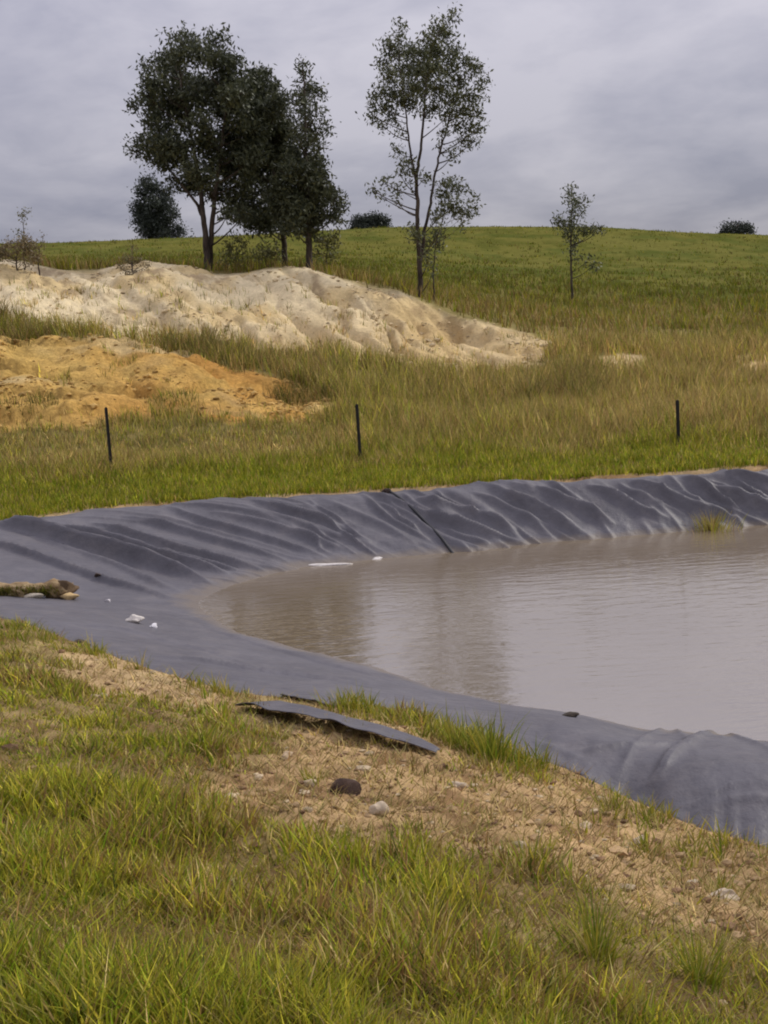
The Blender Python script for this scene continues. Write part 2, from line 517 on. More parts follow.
ii, jj = np.meshgrid(np.arange(nD - 1), np.arange(nA), indexing='ij')
j2 = (jj + 1) % nA
Q = np.stack([ii * nA + jj, ii * nA + j2, (ii + 1) * nA + j2, (ii + 1) * nA + jj], -1).reshape(-1, 4)[:, ::-1]
fm_s = gm['sand'][Q].mean(1); fm_c = gm['clay'][Q].mean(1)
is_s = fm_s < 0; is_c = (fm_c < 0) & ~is_s
def sub(Qs, name, mat, tri=None):
    idx, inv = np.unique(Qs.ravel() if tri is None else np.concatenate([tri.ravel(), Qs.ravel()]), return_inverse=True)
    nt_ = 0 if tri is None else len(tri)
    T = None if tri is None else inv[:nt_ * 3].reshape(-1, 3)
    me = mesh_from(name, GV[idx], T, inv[nt_ * 3:].reshape(-1, 4), gc[idx], True)
    return link(name, me, mat, kind='structure')
fan = np.array([[0, j, j - 1] for j in range(2, nA)])
g_o = sub(Q[~is_s & ~is_c], 'ground', M_ground, fan)
s_o = sub(Q[is_s], 'sand_mound', M_sand); s_o['label'] = 'pale sandy spoil mound with rills below the trees'
c_o = sub(Q[is_c], 'clay_mound', M_clay); c_o['label'] = 'orange clay spoil heap behind the left fence posts'

# ---------------------------------------------------------------- pond liner
def herm(p0, p1, m0, m1, t):
    t = t[None, :, None]; p0, p1, m0, m1 = (a[:, None, :] for a in (p0, p1, m0, m1))
    return (2 * t ** 3 - 3 * t ** 2 + 1) * p0 + (t ** 3 - 2 * t ** 2 + t) * m0 + (-2 * t ** 3 + 3 * t ** 2) * p1 + (t ** 3 - t ** 2) * m1
ed = (fbm(np.arange(NS) * 0.025, np.zeros(NS), 81, 3) - 0.5) * 0.3
ow = cO - cK; ow[:, 2] = 0; ow /= np.maximum(np.linalg.norm(ow, axis=1), 1e-6)[:, None]
cO2 = cO + ow * ed[:, None]
cO2[:, 2] = ground_z(cO2[:, 0], cO2[:, 1]) + np.where(cO2[:, 1] > 15.5, 0.03, 0.006)
cOb = cO2 + ow * 0.16; cOb[:, 2] = cO2[:, 2] - 0.14
tK = (cW - cO2) * 0.35; tW = (cB - cK) * 0.35
tK2 = (cW - cO2) * 0.45
rows = [cOb[:, None, :] * (1 - t) + cO2[:, None, :] * t for t in (0.0, 0.5)]
rows.append(herm(cO2, cK, (cK - cO2), tK, np.linspace(0, 1, 26, endpoint=False)))
rows.append(herm(cK, cW, tK2, tW * 0.8, np.linspace(0, 1, 62, endpoint=False)))
rows.append(herm(cW, cB, tW * 0.6, (cB - cW), np.linspace(0, 1, 10)))
LG = np.concatenate(rows, 1)
MT = LG.shape[1]
LV = LG.reshape(-1, 3).copy()
lpx, lpy = project(LV)
def on_liner(px, py):
    front = (LV[:, 1] > 2)
    d = np.where(front, (lpx - px) ** 2 + (lpy - py) ** 2, 1e12)
    return LV[int(np.argmin(d))].copy()
folds = [  # px polyline, height, width
 ([(-60, 522), (0, 523), (31, 527), (68, 540), (115, 553), (172, 567), (214, 585)], .17, .17),
 ([(-40, 538), (0, 544), (26, 552), (57, 563), (94, 576), (140, 590), (180, 600)], .07, .10),
 ([(30, 532), (68, 546), (120, 565), (150, 580), (182, 592)], .05, .12),
 ([(50, 524), (95, 533), (145, 548), (193, 562), (230, 574)], .09, .12),
 ([(90, 522), (125, 532), (182, 548), (235, 562), (268, 571)], .08, .11),
 ([(120, 515), (160, 524), (205, 536), (250, 549), (290, 562)], .07, .12),
 ([(150, 545), (185, 555), (240, 570)], .07, .09),
 ([(160, 512), (198, 520), (245, 532), (300, 548), (330, 560)], .07, .13),
 ([(210, 510), (260, 521), (310, 535), (350, 551)], .06, .12),
 ([(255, 503), (300, 513), (345, 528), (375, 545)], .05, .14),
 ([(320, 497), (350, 508), (385, 522), (420, 546)], .03, .14),
 ([(415, 499), (450, 505), (490, 516), (520, 530)], .07, .11),
 ([(425, 512), (450, 523), (488, 534), (525, 543)], .08, .10),
 ([(440, 525), (460, 536), (490, 544)], .06, .08),
 ([(500, 492), (530, 503), (560, 522), (580, 536)], .09, .12),
 ([(535, 488), (565, 500), (595, 514), (615, 527)], .09, .12),
 ([(470, 490), (505, 503), (535, 520), (555, 538)], .06, .12),
 ([(585, 486), (620, 496), (640, 510), (670, 520)], .08, .11),
 ([(630, 480), (660, 490), (700, 508), (730, 516)], .09, .12),
 ([(680, 476), (715, 488), (750, 500), (790, 510)], .08, .11),
 ([(725, 472), (768, 482), (810, 492)], .08, .11),
 ([(150, 655), (220, 664), (300, 676), (380, 688)], .03, .07),
 ([(210, 628), (260, 645), (330, 664), (400, 684)], .02, .07),
 ([(60, 622), (130, 630), (200, 648), (260, 668)], .02, .08),
 ([(575, 752), (600, 748), (650, 744), (700, 742)], .05, .10),
 ([(612, 778), (628, 760), (672, 756), (700, 760)], .025, .08),
 ([(636, 792), (664, 770), (720, 764), (800, 772)], .055, .09),
 ([(668, 808), (700, 800), (728, 786), (752, 782)], .03, .05),
 ([(690, 818), (726, 800), (768, 796), (800, 800)], .06, .08),
 ([(742, 838), (752, 826), (790, 812)], .03, .06),
 ([(590, 765), (560, 750), (530, 738), (500, 730)], .03, .10),
]
rf = np.random.default_rng(77)
for i in range(30):           # finer creases slanting down the far bank
    x0 = rf.uniform(250, 800); f0 = rf.uniform(0, .45); f1 = f0 + rf.uniform(.25, .6)
    top = np.interp(x0, [0, 400, 768, 900], [524, 490, 467, 457]); bot = np.interp(x0, [0, 200, 300, 450, 600, 768, 900], [600, 592, 570, 553, 538, 525, 515])
    sl = rf.uniform(85, 125)
    folds.append(([(x0 + sl * (f0 + (f1 - f0) * k / 4) + rf.normal(0, 2), top + (bot - top) * min(f0 + (f1 - f0) * k / 4, .97) + rf.normal(0, .7)) for k in range(5)], rf.uniform(.025, .05), rf.uniform(.05, .08)))
disp = np.zeros(len(LV))
for pl_, hgt, wid in folds:
    P = np.array([on_liner(*p) for p in pl_])
    # smooth the polyline
    tt = np.linspace(0, len(P) - 1, 36 * len(P)); P = np.stack([np.interp(tt, np.arange(len(P)), P[:, k]) for k in range(3)], 1)
    for _ in range(160):
        P[1:-1] = (P[:-2] + 2 * P[1:-1] + P[2:]) / 4
    lo, hi = P.min(0) - 1, P.max(0) + 1
    sel = np.where(((LV >= lo) & (LV <= hi)).all(1))[0]
    for s in range(0, len(sel), 6000):
        k = sel[s:s + 6000]
        d2 = ((LV[k, None, :2] - P[None, :, :2]) ** 2).sum(-1)
        i = d2.argmin(1); d = np.sqrt(d2[np.arange(len(k)), i])
        fr = i / (len(P) - 1)
        env = np.clip(np.minimum(fr, 1 - fr) * 4, 0, 1) ** 0.7
        disp[k] += 2.4 * hgt * env * (np.exp(-(d / (wid * .62)) ** 1.4) - 0.4 * np.exp(-(d / (wid * 1.7)) ** 2))
sl_ = np.concatenate([[0], np.cumsum(np.linalg.norm(np.diff(cK, axis=0), axis=1))])
SL = np.repeat(sl_, MT)
inr = np.tile(np.concatenate([[0, 0.3], np.linspace(0.5, 1, 26), np.ones(62), np.linspace(1, 0.5, 10)]), NS)
dOut = np.linalg.norm(LV[:, :2] - np.repeat(cO2[:, :2], MT, 0), axis=1)
farside = LV[:, 1] > 15.5
q = np.where(farside, SL * 1.0 + dOut * 0.9, SL * 0.8 - dOut * 0.5)
q2 = np.where(farside, dOut - SL * 0.45, dOut + SL * 0.3)
wr = 1 - np.abs(2 * fbm(q * 1.5, q2 * 0.35, 91, 2) - 1)
stn = np.repeat(np.arange(NS) / NS * len(O_), MT)
amp = (0.02 + .12 * sstep(9.6, 8.2, stn)) * (0.3 + 0.7 * sstep(.35, .65, fbm(SL * 0.25, dOut * 0.2, 95, 2)))
disp *= 1 - .45 * sstep(18.0, 19.5, stn)
disp = np.where(stn > 19, np.clip(disp, -.05, .022), disp)
disp += (wr ** 4 - 0.35) * amp * .8
disp += (fbm(LV[:, 0] * 2.5, LV[:, 1] * 2.5, 93, 3) - 0.5) * 0.035
LV[:, 2] += disp * inr
si, ti = np.meshgrid(np.arange(NS), np.arange(MT - 1), indexing='ij')
s2 = (si + 1) % NS
LQ = np.stack([si * MT + ti, s2 * MT + ti, s2 * MT + ti + 1, si * MT + ti + 1], -1).reshape(-1, 4)
e1 = LV[LQ[:, 1]] - LV[LQ[:, 0]]; e2 = LV[LQ[:, 3]] - LV[LQ[:, 0]]
if np.cross(e1, e2)[:, 2].mean() < 0: LQ = LQ[:, ::-1]

m, nt_, b = mat_base('liner_sheet')
g = nt_.nodes.new('ShaderNodeNewGeometry')
def nnode(scale, detail=5, rough=.6, vec=None):
    n = nt_.nodes.new('ShaderNodeTexNoise'); n.inputs['Scale'].default_value = scale; n.inputs['Detail'].default_value = detail; n.inputs['Roughness'].default_value = rough
    nt_.links.new(vec or g.outputs['Position'], n.inputs['Vector']); return n.outputs['Fac']
rp = nt_.nodes.new('ShaderNodeValToRGB')
rp.color_ramp.elements[0].position = .3; rp.color_ramp.elements[0].color = (.064, .060, .069, 1)
rp.color_ramp.elements[1].position = .72; rp.color_ramp.elements[1].color = (.112, .106, .117, 1)
nt_.links.new(nnode(0.9, 8, .7), rp.inputs[0])
# dust settled on the sheet
du = nt_.nodes.new('ShaderNodeMapRange'); du.inputs['From Min'].default_value = .48; du.inputs['From Max'].default_value = .75; du.inputs['To Max'].default_value = .45
nt_.links.new(nnode(2.3, 9, .72), du.inputs['Value'])
mxn = nt_.nodes.new('ShaderNodeMix'); mxn.data_type = 'RGBA'; mxn.inputs[7].default_value = (.17, .152, .148, 1)
nt_.links.new(du.outputs[0], mxn.inputs['Factor']); nt_.links.new(rp.outputs[0], mxn.inputs[6])
sx = nt_.nodes.new('ShaderNodeSeparateXYZ'); nt_.links.new(g.outputs['Position'], sx.inputs[0])
hh = nt_.nodes.new('ShaderNodeMath'); hh.operation = 'MULTIPLY_ADD'; hh.inputs[1].default_value = -.16
nt_.links.new(nnode(4.0, 5, .6), hh.inputs[0]); nt_.links.new(sx.outputs['Z'], hh.inputs[2])
si_n = nt_.nodes.new('ShaderNodeMapRange'); si_n.inputs['From Min'].default_value = .02; si_n.inputs['From Max'].default_value = -.06; si_n.inputs['To Min'].default_value = 0; si_n.inputs['To Max'].default_value = .6
nt_.links.new(hh.outputs[0], si_n.inputs['Value'])
mx2 = nt_.nodes.new('ShaderNodeMix'); mx2.data_type = 'RGBA'; mx2.inputs[7].default_value = (.16, .125, .085, 1)
nt_.links.new(si_n.outputs[0], mx2.inputs['Factor']); nt_.links.new(mxn.outputs[2], mx2.inputs[6])
nt_.links.new(mx2.outputs[2], b.inputs['Base Color'])
rm = nt_.nodes.new('ShaderNodeMapRange'); rm.inputs['To Min'].default_value = .42; rm.inputs['To Max'].default_value = .68
nt_.links.new(nnode(3.0, 6, .6), rm.inputs['Value']); nt_.links.new(rm.outputs[0], b.inputs['Roughness'])
b.inputs['Specular IOR Level'].default_value = .35
bp = nt_.nodes.new('ShaderNodeBump'); bp.inputs['Strength'].default_value = .7; bp.inputs['Distance'].default_value = .03
nt_.links.new(nnode(7.0, 5, .6), bp.inputs['Height']); nt_.links.new(bp.outputs[0], b.inputs['Normal'])
M_liner = m
me = mesh_from('pond_liner', LV, None, LQ, None, True)
link('pond_liner', me, M_liner, label='wrinkled dark grey plastic sheet lining the banks of the pond', cat='pond liner')

# ---------------------------------------------------------------- water
m, nt_, b = mat_base('muddy_water')
g = nt_.nodes.new('ShaderNodeNewGeometry')
mp = nt_.nodes.new('ShaderNodeMapping'); mp.inputs['Scale'].default_value = (1.0, 3.2, 1); mp.inputs['Rotation'].default_value = (0, 0, math.radians(-4))
nt_.links.new(g.outputs['Position'], mp.inputs[0])
rp = nt_.nodes.new('ShaderNodeValToRGB')
rp.color_ramp.elements[0].position = .35; rp.color_ramp.elements[0].color = (.160, .122, .078, 1)
rp.color_ramp.elements[1].position = .7; rp.color_ramp.elements[1].color = (.182, .142, .094, 1)
nt_.links.new(nnode(.5, 3), rp.inputs[0]); nt_.links.new(rp.outputs[0], b.inputs['Base Color'])
b.inputs['Roughness'].default_value = .03; b.inputs['IOR'].default_value = 4.5; b.inputs['Specular IOR Level'].default_value = .5
ad = nt_.nodes.new('ShaderNodeMath'); ad.operation = 'ADD'
nt_.links.new(nnode(1.6, 3, .5, mp.outputs[0]), ad.inputs[0])
ml = nt_.nodes.new('ShaderNodeMath'); ml.operation = 'MULTIPLY'; ml.inputs[1].default_value = .35
nt_.links.new(nnode(6.0, 3, .5, mp.outputs[0]), ml.inputs[0]); nt_.links.new(ml.outputs[0], ad.inputs[1])
bp = nt_.nodes.new('ShaderNodeBump'); bp.inputs['Strength'].default_value = 1; bp.inputs['Distance'].default_value = .0095
nt_.links.new(ad.outputs[0], bp.inputs['Height']); nt_.links.new(bp.outputs[0], b.inputs['Normal'])
wp = cW[::8] * 0.75 + cO[::8] * 0.25; wp[:, 2] = 0
wme = bpy.data.meshes.new('pond_water'); wme.from_pydata([tuple(p) for p in wp], [], [list(range(len(wp)))]); wme.update()
if wme.polygons[0].normal.z < 0: wme.flip_normals()
link('pond_water', wme, m, kind='structure', label='brown muddy pond water reflecting the overcast sky')

# ---------------------------------------------------------------- grass
def blades(P, h, w, phi, lean, curve, col, tipc, seg=3):
    n = len(P)
    d = np.stack([np.cos(phi), np.sin(phi), np.zeros(n)], 1)
    a2 = phi + rng.normal(math.pi / 2, 0.6, n)
    s = np.stack([np.cos(a2), np.sin(a2), np.zeros(n)], 1)
    ts = np.linspace(0, 1, seg + 1)
    ws = [1.0, 0.85, 0.55] if seg == 3 else [1.0, 0.7]
    V = []; C = []
    for k in range(seg):
        t = ts[k]
        c = P + d * (h * (lean * t + curve * t * t))[:, None]
        c[:, 2] += h * (t - 0.35 * curve * t * t)
        V += [c - s * (w * ws[k] / 2)[:, None], c + s * (w * ws[k] / 2)[:, None]]
        cc = col + (tipc - col) * (t * t)
        C += [cc, cc]
    c = P + d * (h * (lean + curve))[:, None]; c[:, 2] += h * (1 - 0.35 * curve)
    V.append(c); C.append(tipc)
    nv = 2 * seg + 1
    V = np.stack(V, 1).reshape(-1, 3); C = np.stack(C, 1).reshape(-1, 3)
    T = []
    for k in range(seg - 1):
        T += [[2 * k, 2 * k + 1, 2 * k + 3], [2 * k, 2 * k + 3, 2 * k + 2]]
    T.append([2 * seg - 2, 2 * seg - 1, 2 * seg])
    T = (np.array(T)[None] + (np.arange(n) * nv)[:, None, None]).reshape(-1, 3)
    return V, T, C

PAL = {'lush': [.125, .185, .010], 'green': [.19, .205, .016], 'yell': [.32, .285, .03], 'dry': [.40, .31, .12], 'brown': [.20, .125, .045], 'olive': [.185, .165, .04], 'gold': [.33, .235, .085], 'dark': [.07, .085, .016]}
PAL = {k: np.array(v) for k, v in PAL.items()}
def pick(prob, n):
    """prob: list of (name, weights array or scalar)"""
    Wt = np.stack([np.broadcast_to(np.asarray(w, float), (n,)) for _, w in prob], 1)
    cs = np.cumsum(Wt, 1); r = rng.random(n) * cs[:, -1]
    i = (r[:, None] > cs).sum(1)
    c = np.array([PAL[k] for k, _ in prob])[i]
    return c * rng.uniform(0.75, 1.25, (n, 1)) * rng.uniform(0.93, 1.07, (n, 3))

def scatter(n, D0, D1, a0=-0.42, a1=0.42, p=0.0):
    """random places between two distances, denser near; p=0 even per ln D"""
    a = rng.uniform(a0, a1, n)
    D = np.exp(rng.uniform(math.log(D0), math.log(D1), n))
    return np.sin(a) * D, np.cos(a) * D

def grass_obj(name, x, y, keep, hfun, wid, per, spread, cfun, label, seg=3, lean=(.1, .35), curve=(.1, .5)):
    x, y = x[keep], y[keep]
    n = len(x)
    k = rng.poisson(per, n) + 1
    idx = np.repeat(np.arange(n), k)
    nb = len(idx)
    ph = rng.uniform(0, 2 * math.pi, nb)
    rr = np.abs(rng.normal(0, 1, nb)) * spread[idx]
    bx, by = x[idx] + np.cos(ph) * rr, y[idx] + np.sin(ph) * rr
    ph = ph + rng.normal(0, 0.7, nb)
    mm = masks(bx, by)
    bz = ground_z(bx, by, mm) - 0.02
    ok = mm['pond'] > 0.06
    bx, by, bz, ph, idx = bx[ok], by[ok], bz[ok], ph[ok], idx[ok]
    for kk in mm: mm[kk] = mm[kk][ok]
    nb = len(bx)
    hh = hfun(bx, by, mm) * rng.uniform(0.45, 1.15, nb)
    ww = wid(np.hypot(bx, by)) * rng.uniform(0.7, 1.3, nb)
    col, tip = cfun(bx, by, mm, idx)
    V, T, C = blades(np.stack([bx, by, bz], 1), hh, ww, ph, rng.uniform(*lean, nb), rng.uniform(*curve, nb), col, tip, seg)
    link(name, mesh_from(name, V, T, None, C), M_grass, kind='stuff', label=label)
    return nb

# foreground
x, y = scatter(24000, 3.4, 16.5, -0.5, 0.5)
mm = masks(x, y)
pl = polar(np.stack([x, y], 1))
pat = fbm(x * 1.3, y * 1.3, 101, 3)
dens = np.clip(0.55 + (pat - 0.45) * 4.0, 0.30, 1.0)
inso = sstep(0.012, -0.03, mm['soil'])
dens = dens * (1 - inso) + inso * 0.07
dens *= sstep(0.0, 0.25, mm['pond'])
D = np.hypot(x, y)
strip_d = sdf(pl, region([(228, 708), (300, 706), (345, 722), (452, 756), (446, 776), (350, 758), (290, 744), (225, 730)]))
dens = np.where(strip_d < 0, .04, dens)
keep = (rng.random(len(x)) < dens) & (mm['pond'] > 0.1)
def hf(x, y, m):
    D = np.hypot(x, y)
    h = 0.06 + 0.23 * sstep(.25, .8, fbm(x * 1.6, y * 1.6, 103, 3))
    h *= 1 - 0.35 * sstep(8, 13, D)
    return .87 * h * (1 - 0.45 * sstep(0.06, -0.03, m['soil']))
def per_tuft(idx, sd):
    f_ = np.exp(rng.normal(0, sd, int(idx.max()) + 1)); return f_[idx][:, None]
def cf_(x, y, m, idx):
    n = len(x)
    a = sstep(.38, .62, fbm(x * 0.8, y * 0.8, 105, 3)); b_ = sstep(.45, .65, fbm(x * 1.9 + 9, y * 1.9, 107, 3))
    so = sstep(0.06, -0.01, m['soil'])
    col = pick([('lush', .75 - .5 * a), ('green', 1.0), ('yell', .5 + .7 * a), ('olive', .5), ('dry', .14 + .35 * b_ + .6 * so), ('brown', .22 + 1.7 * b_ + .5 * so), ('dark', .2)], n)
    col = col * per_tuft(idx, .28) * 1.32
    tip = np.where(rng.random((n, 1)) < .35, col * .65 + PAL['yell'] * .35, col * 1.08)
    return col, tip
n1_ = grass_obj('foreground_grass', x, y, keep, hf, lambda D: 0.0065 + 0.0008 * D, 9, np.full(keep.sum(), .065), cf_, 'long green and yellow grass on the near bank')

# dead stalks and litter lying on the bare soil
x, y = scatter(34000, 3.6, 15, -0.45, 0.42)
mm = masks(x, y)
keep = (mm['pond'] > 0.05) & (rng.random(len(x)) < (0.8 + 0.2 * sstep(0.05, -0.02, mm['soil'])))
def lit_col(x, y, m, idx):
    n = len(x); so = sstep(.05, -.01, m['soil']); c = pick([('dry', .3 + .8 * so), ('brown', .8), ('olive', .5), ('yell', .4 * (1 - so)), ('green', .4 * (1 - so))], n) * per_tuft(idx, .25); return c, c
grass_obj('straw_litter', x, y, keep, lambda x, y, m: np.full(len(x), .09), lambda D: 0.004 + 0.0005 * D, 1.2, np.full(keep.sum(), .05), lit_col,
          'dead straw lying on the bare soil of the near bank', 2, (.8, 2.2), (0, .2))

# far bank: short bright strip beside the liner, tall rank grass behind the posts, scrub on the heaps' edges
x, y = scatter(40000, 20.5, 47, -0.44, 0.44)
x2, y2 = scatter(12000, 20.3, 27.5, -0.44, 0.44); x = np.concatenate([x, x2]); y = np.concatenate([y, y2])
mm = masks(x, y)
D = np.hypot(x, y)
bare = np.maximum(sstep(0.006, -0.010, mm['clay']), sstep(0.004, -0.012, mm['sand']))
spots = np.maximum(sstep(.54, .62, fbm(x * 0.55, y * 0.45, 111, 3)) * np.where(mm['clay'] < 0, 2.8, .25), sstep(-.03, 0, mm['clay']) * 1.5)
dens = (1 - bare) + bare * spots * 0.10
dens *= np.where(mm['patch'] < 0, np.where(x > 9, .6, 0.2), 1)
keep = (rng.random(len(x)) < dens) & (mm['pond'] > 0.15)
def hf2(x, y, m):
    D = np.hypot(x, y)
    h = 0.19 + 0.58 * sstep(24.8, 30, D) * (0.45 + 0.8 * fbm(x * 0.4, y * 0.4, 113, 3))
    h *= np.where(np.minimum(m['sand'], m['clay']) < 0, 0.45, 1)
    h *= 1 - .62 * sstep(.5, -2.5, x) * sstep(33.5, 31.5, D) * sstep(27, 29, D)
    return h
def cf2(x, y, m, idx):
    n = len(x); D = np.hypot(x, y)
    near = sstep(28.5, 25.0, D + (fbm(x * .5, y * .5, 115, 3) - .5) * 4)
    right = sstep(-2, 7, x); b_ = sstep(.42, .62, fbm(x * 0.35, y * 0.25, 117, 3))
    col = pick([('lush', .14 + .65 * near), ('green', .45 + 1.0 * near), ('yell', .28 + .7 * near), ('gold', .25 * near), ('olive', 1.1 * (1 - near)), ('gold', (.35 + .5 * b_ + .5 * right) * (1 - .8 * near)), ('dry', (.18 + .3 * b_ + .15 * right) * (1 - .8 * near)), ('brown', (.5 + .6 * b_ + .4 * right) * (1 - .85 * near)), ('dark', .2 * (1 - near))], n)
    col = col * per_tuft(idx, .38) * (1.34 - .26 * near[:, None])
    tip = np.where(rng.random((n, 1)) < .4, np.where(near[:, None] > .5, col, col * .45 + PAL['dry'] * .6), col)
    return col, tip
grass_obj('far_bank_grass', x, y, keep, hf2, lambda D: 0.010 + 0.00025 * D, 5, np.full(keep.sum(), .13), cf2, 'rank olive and brown grass along the far bank', 2, (.05, .3), (.05, .45))

# hillside tussocks
x, y = scatter(32000, 44, 245, -0.44, 0.44)
mm = masks(x, y)
D = np.hypot(x, y)
keep = (mm['sand'] > 0.004) & (mm['clay'] > 0.004) & (rng.random(len(x)) < 1 - .8 * sstep(62, 160, D))
def hf3(x, y, m):
    D = np.hypot(x, y); return 0.5 - 0.26 * sstep(60, 110, D) + 0.25 * fbm(x * .2, y * .2, 121, 2)
def cf3(x, y, m, idx):
    n = len(x); D = np.hypot(x, y)
    f_ = sstep(48, 85, D + (fbm(x * .2, y * .12, 123, 3) - .5) * 40); pt = sstep(.45, .62, fbm(x * .06, y * .03, 125, 3))
    col = pick([('green', .35 + .7 * f_), ('lush', .1 + .25 * f_), ('olive', .8 + .3 * f_), ('gold', .6 * (1 - .8 * f_) + .1 * pt), ('dry', .25 * (1 - .95 * f_) + .04 * pt), ('brown', .55 * (1 - .85 * f_)), ('yell', .15 + .3 * pt)], n)
    col = col * (1 - .32 * f_[:, None]) * per_tuft(idx, .2)
    return col, col
grass_obj('hill_grass', x, y, keep, hf3, lambda D: 0.012 + 0.0006 * D, 3, 0.12 + 0.003 * D[keep], cf3, 'olive green pasture grass on the rising hill', 2, (.05, .35), (.05, .4))

# ---------------------------------------------------------------- tubes, stones
def tube(P, R, sides=7):
    P = np.asarray(P, float); R = np.asarray(R, float)
    t = np.gradient(P, axis=0); t /= np.maximum(np.linalg.norm(t, axis=1), 1e-9)[:, None]
    a = np.where(np.abs(t[:, 2:3]) > 0.9, np.array([[1.0, 0, 0]]), np.array([[0, 0, 1.0]]))
    n = np.cross(t, a); n /= np.linalg.norm(n, axis=1)[:, None]
    b_ = np.cross(t, n)
    th = np.arange(sides) / sides * 2 * math.pi
    V = (P[:, None] + R[:, None, None] * (n[:, None] * np.cos(th)[None, :, None] + b_[:, None] * np.sin(th)[None, :, None])).reshape(-1, 3)
    k = len(P)
    Q = [[i * sides + j, i * sides + (j + 1) % sides, (i + 1) * sides + (j + 1) % sides, (i + 1) * sides + j] for i in range(k - 1) for j in range(sides)]
    V = np.concatenate([V, P[:1], P[-1:]])
    T = [[k * sides, (j + 1) % sides, j] for j in range(sides)] + [[k * sides + 1, (k - 1) * sides + j, (k - 1) * sides + (j + 1) % sides] for j in range(sides)]
    return V, np.array(T), np.array(Q)

def join_tubes(tubes, name, smooth=True):
    V, T, Q = [], [], []; o = 0
    for v, t, q in tubes:
        V.append(v); T.append(t + o); Q.append(q + o); o += len(v)
    return mesh_from(name, np.concatenate(V), np.concatenate(T), np.concatenate(Q), None, smooth)

import bmesh
def ico(sub):
    bm = bmesh.new(); bmesh.ops.create_icosphere(bm, subdivisions=sub, radius=1)
    V = np.array([v.co[:] for v in bm.verts]); T = np.array([[v.index for v in f.verts] for f in bm.faces]); bm.free()
    return V, T
ICO1, ICO2, ICO3 = ico(1), ico(2), ico(3)
def lump_shape(base, seed, amount=0.4, flat=4):
    r = np.random.default_rng(seed)
    V = base[0].copy()
    for _ in range(6):
        k = r.normal(size=3) * 2.0; V *= (1 + amount / 3 * np.sin(base[0] @ k + r.uniform(0, 6)))[:, None]
    for _ in range(flat):      # broken facets
        nn = r.normal(size=3); nn /= np.linalg.norm(nn); d = V @ nn; lim = r.uniform(.55, .8)
        V -= nn * np.maximum(d - lim, 0)[:, None] * .7
    return V

# ---------------------------------------------------------------- trees
def spray(C, R, n, size, rs, droop=0.6, flat=0.8):
    """leaf-sized faces gathered in tufts through a clump at C of radius R"""
    tw = max(3, n // 9)
    dirs = rs.normal(size=(tw, 3)); dirs /= np.linalg.norm(dirs, axis=1)[:, None]
    tc_ = C + dirs * (R * rs.random((tw, 1)) ** 0.45) * np.array([1, 1, flat])
    i = rs.integers(0, tw, n)
    p = tc_[i] + rs.normal(size=(n, 3)) * size * 0.9
    a = rs.normal(size=(n, 3)); a[:, 2] -= droop; a /= np.linalg.norm(a, axis=1)[:, None]
    b_ = np.cross(a, rs.normal(size=(n, 3))); b_ /= np.linalg.norm(b_, axis=1)[:, None]
    l = size * rs.uniform(.6, 1.35, (n, 1)); w = l * rs.uniform(.28, .45, (n, 1))
    V = np.stack([p - a * l * .5, p + b_ * w * .5 - a * l * .05, p + a * l * .5, p - b_ * w * .5 - a * l * .05], 1)
    return V.reshape(-1, 3)

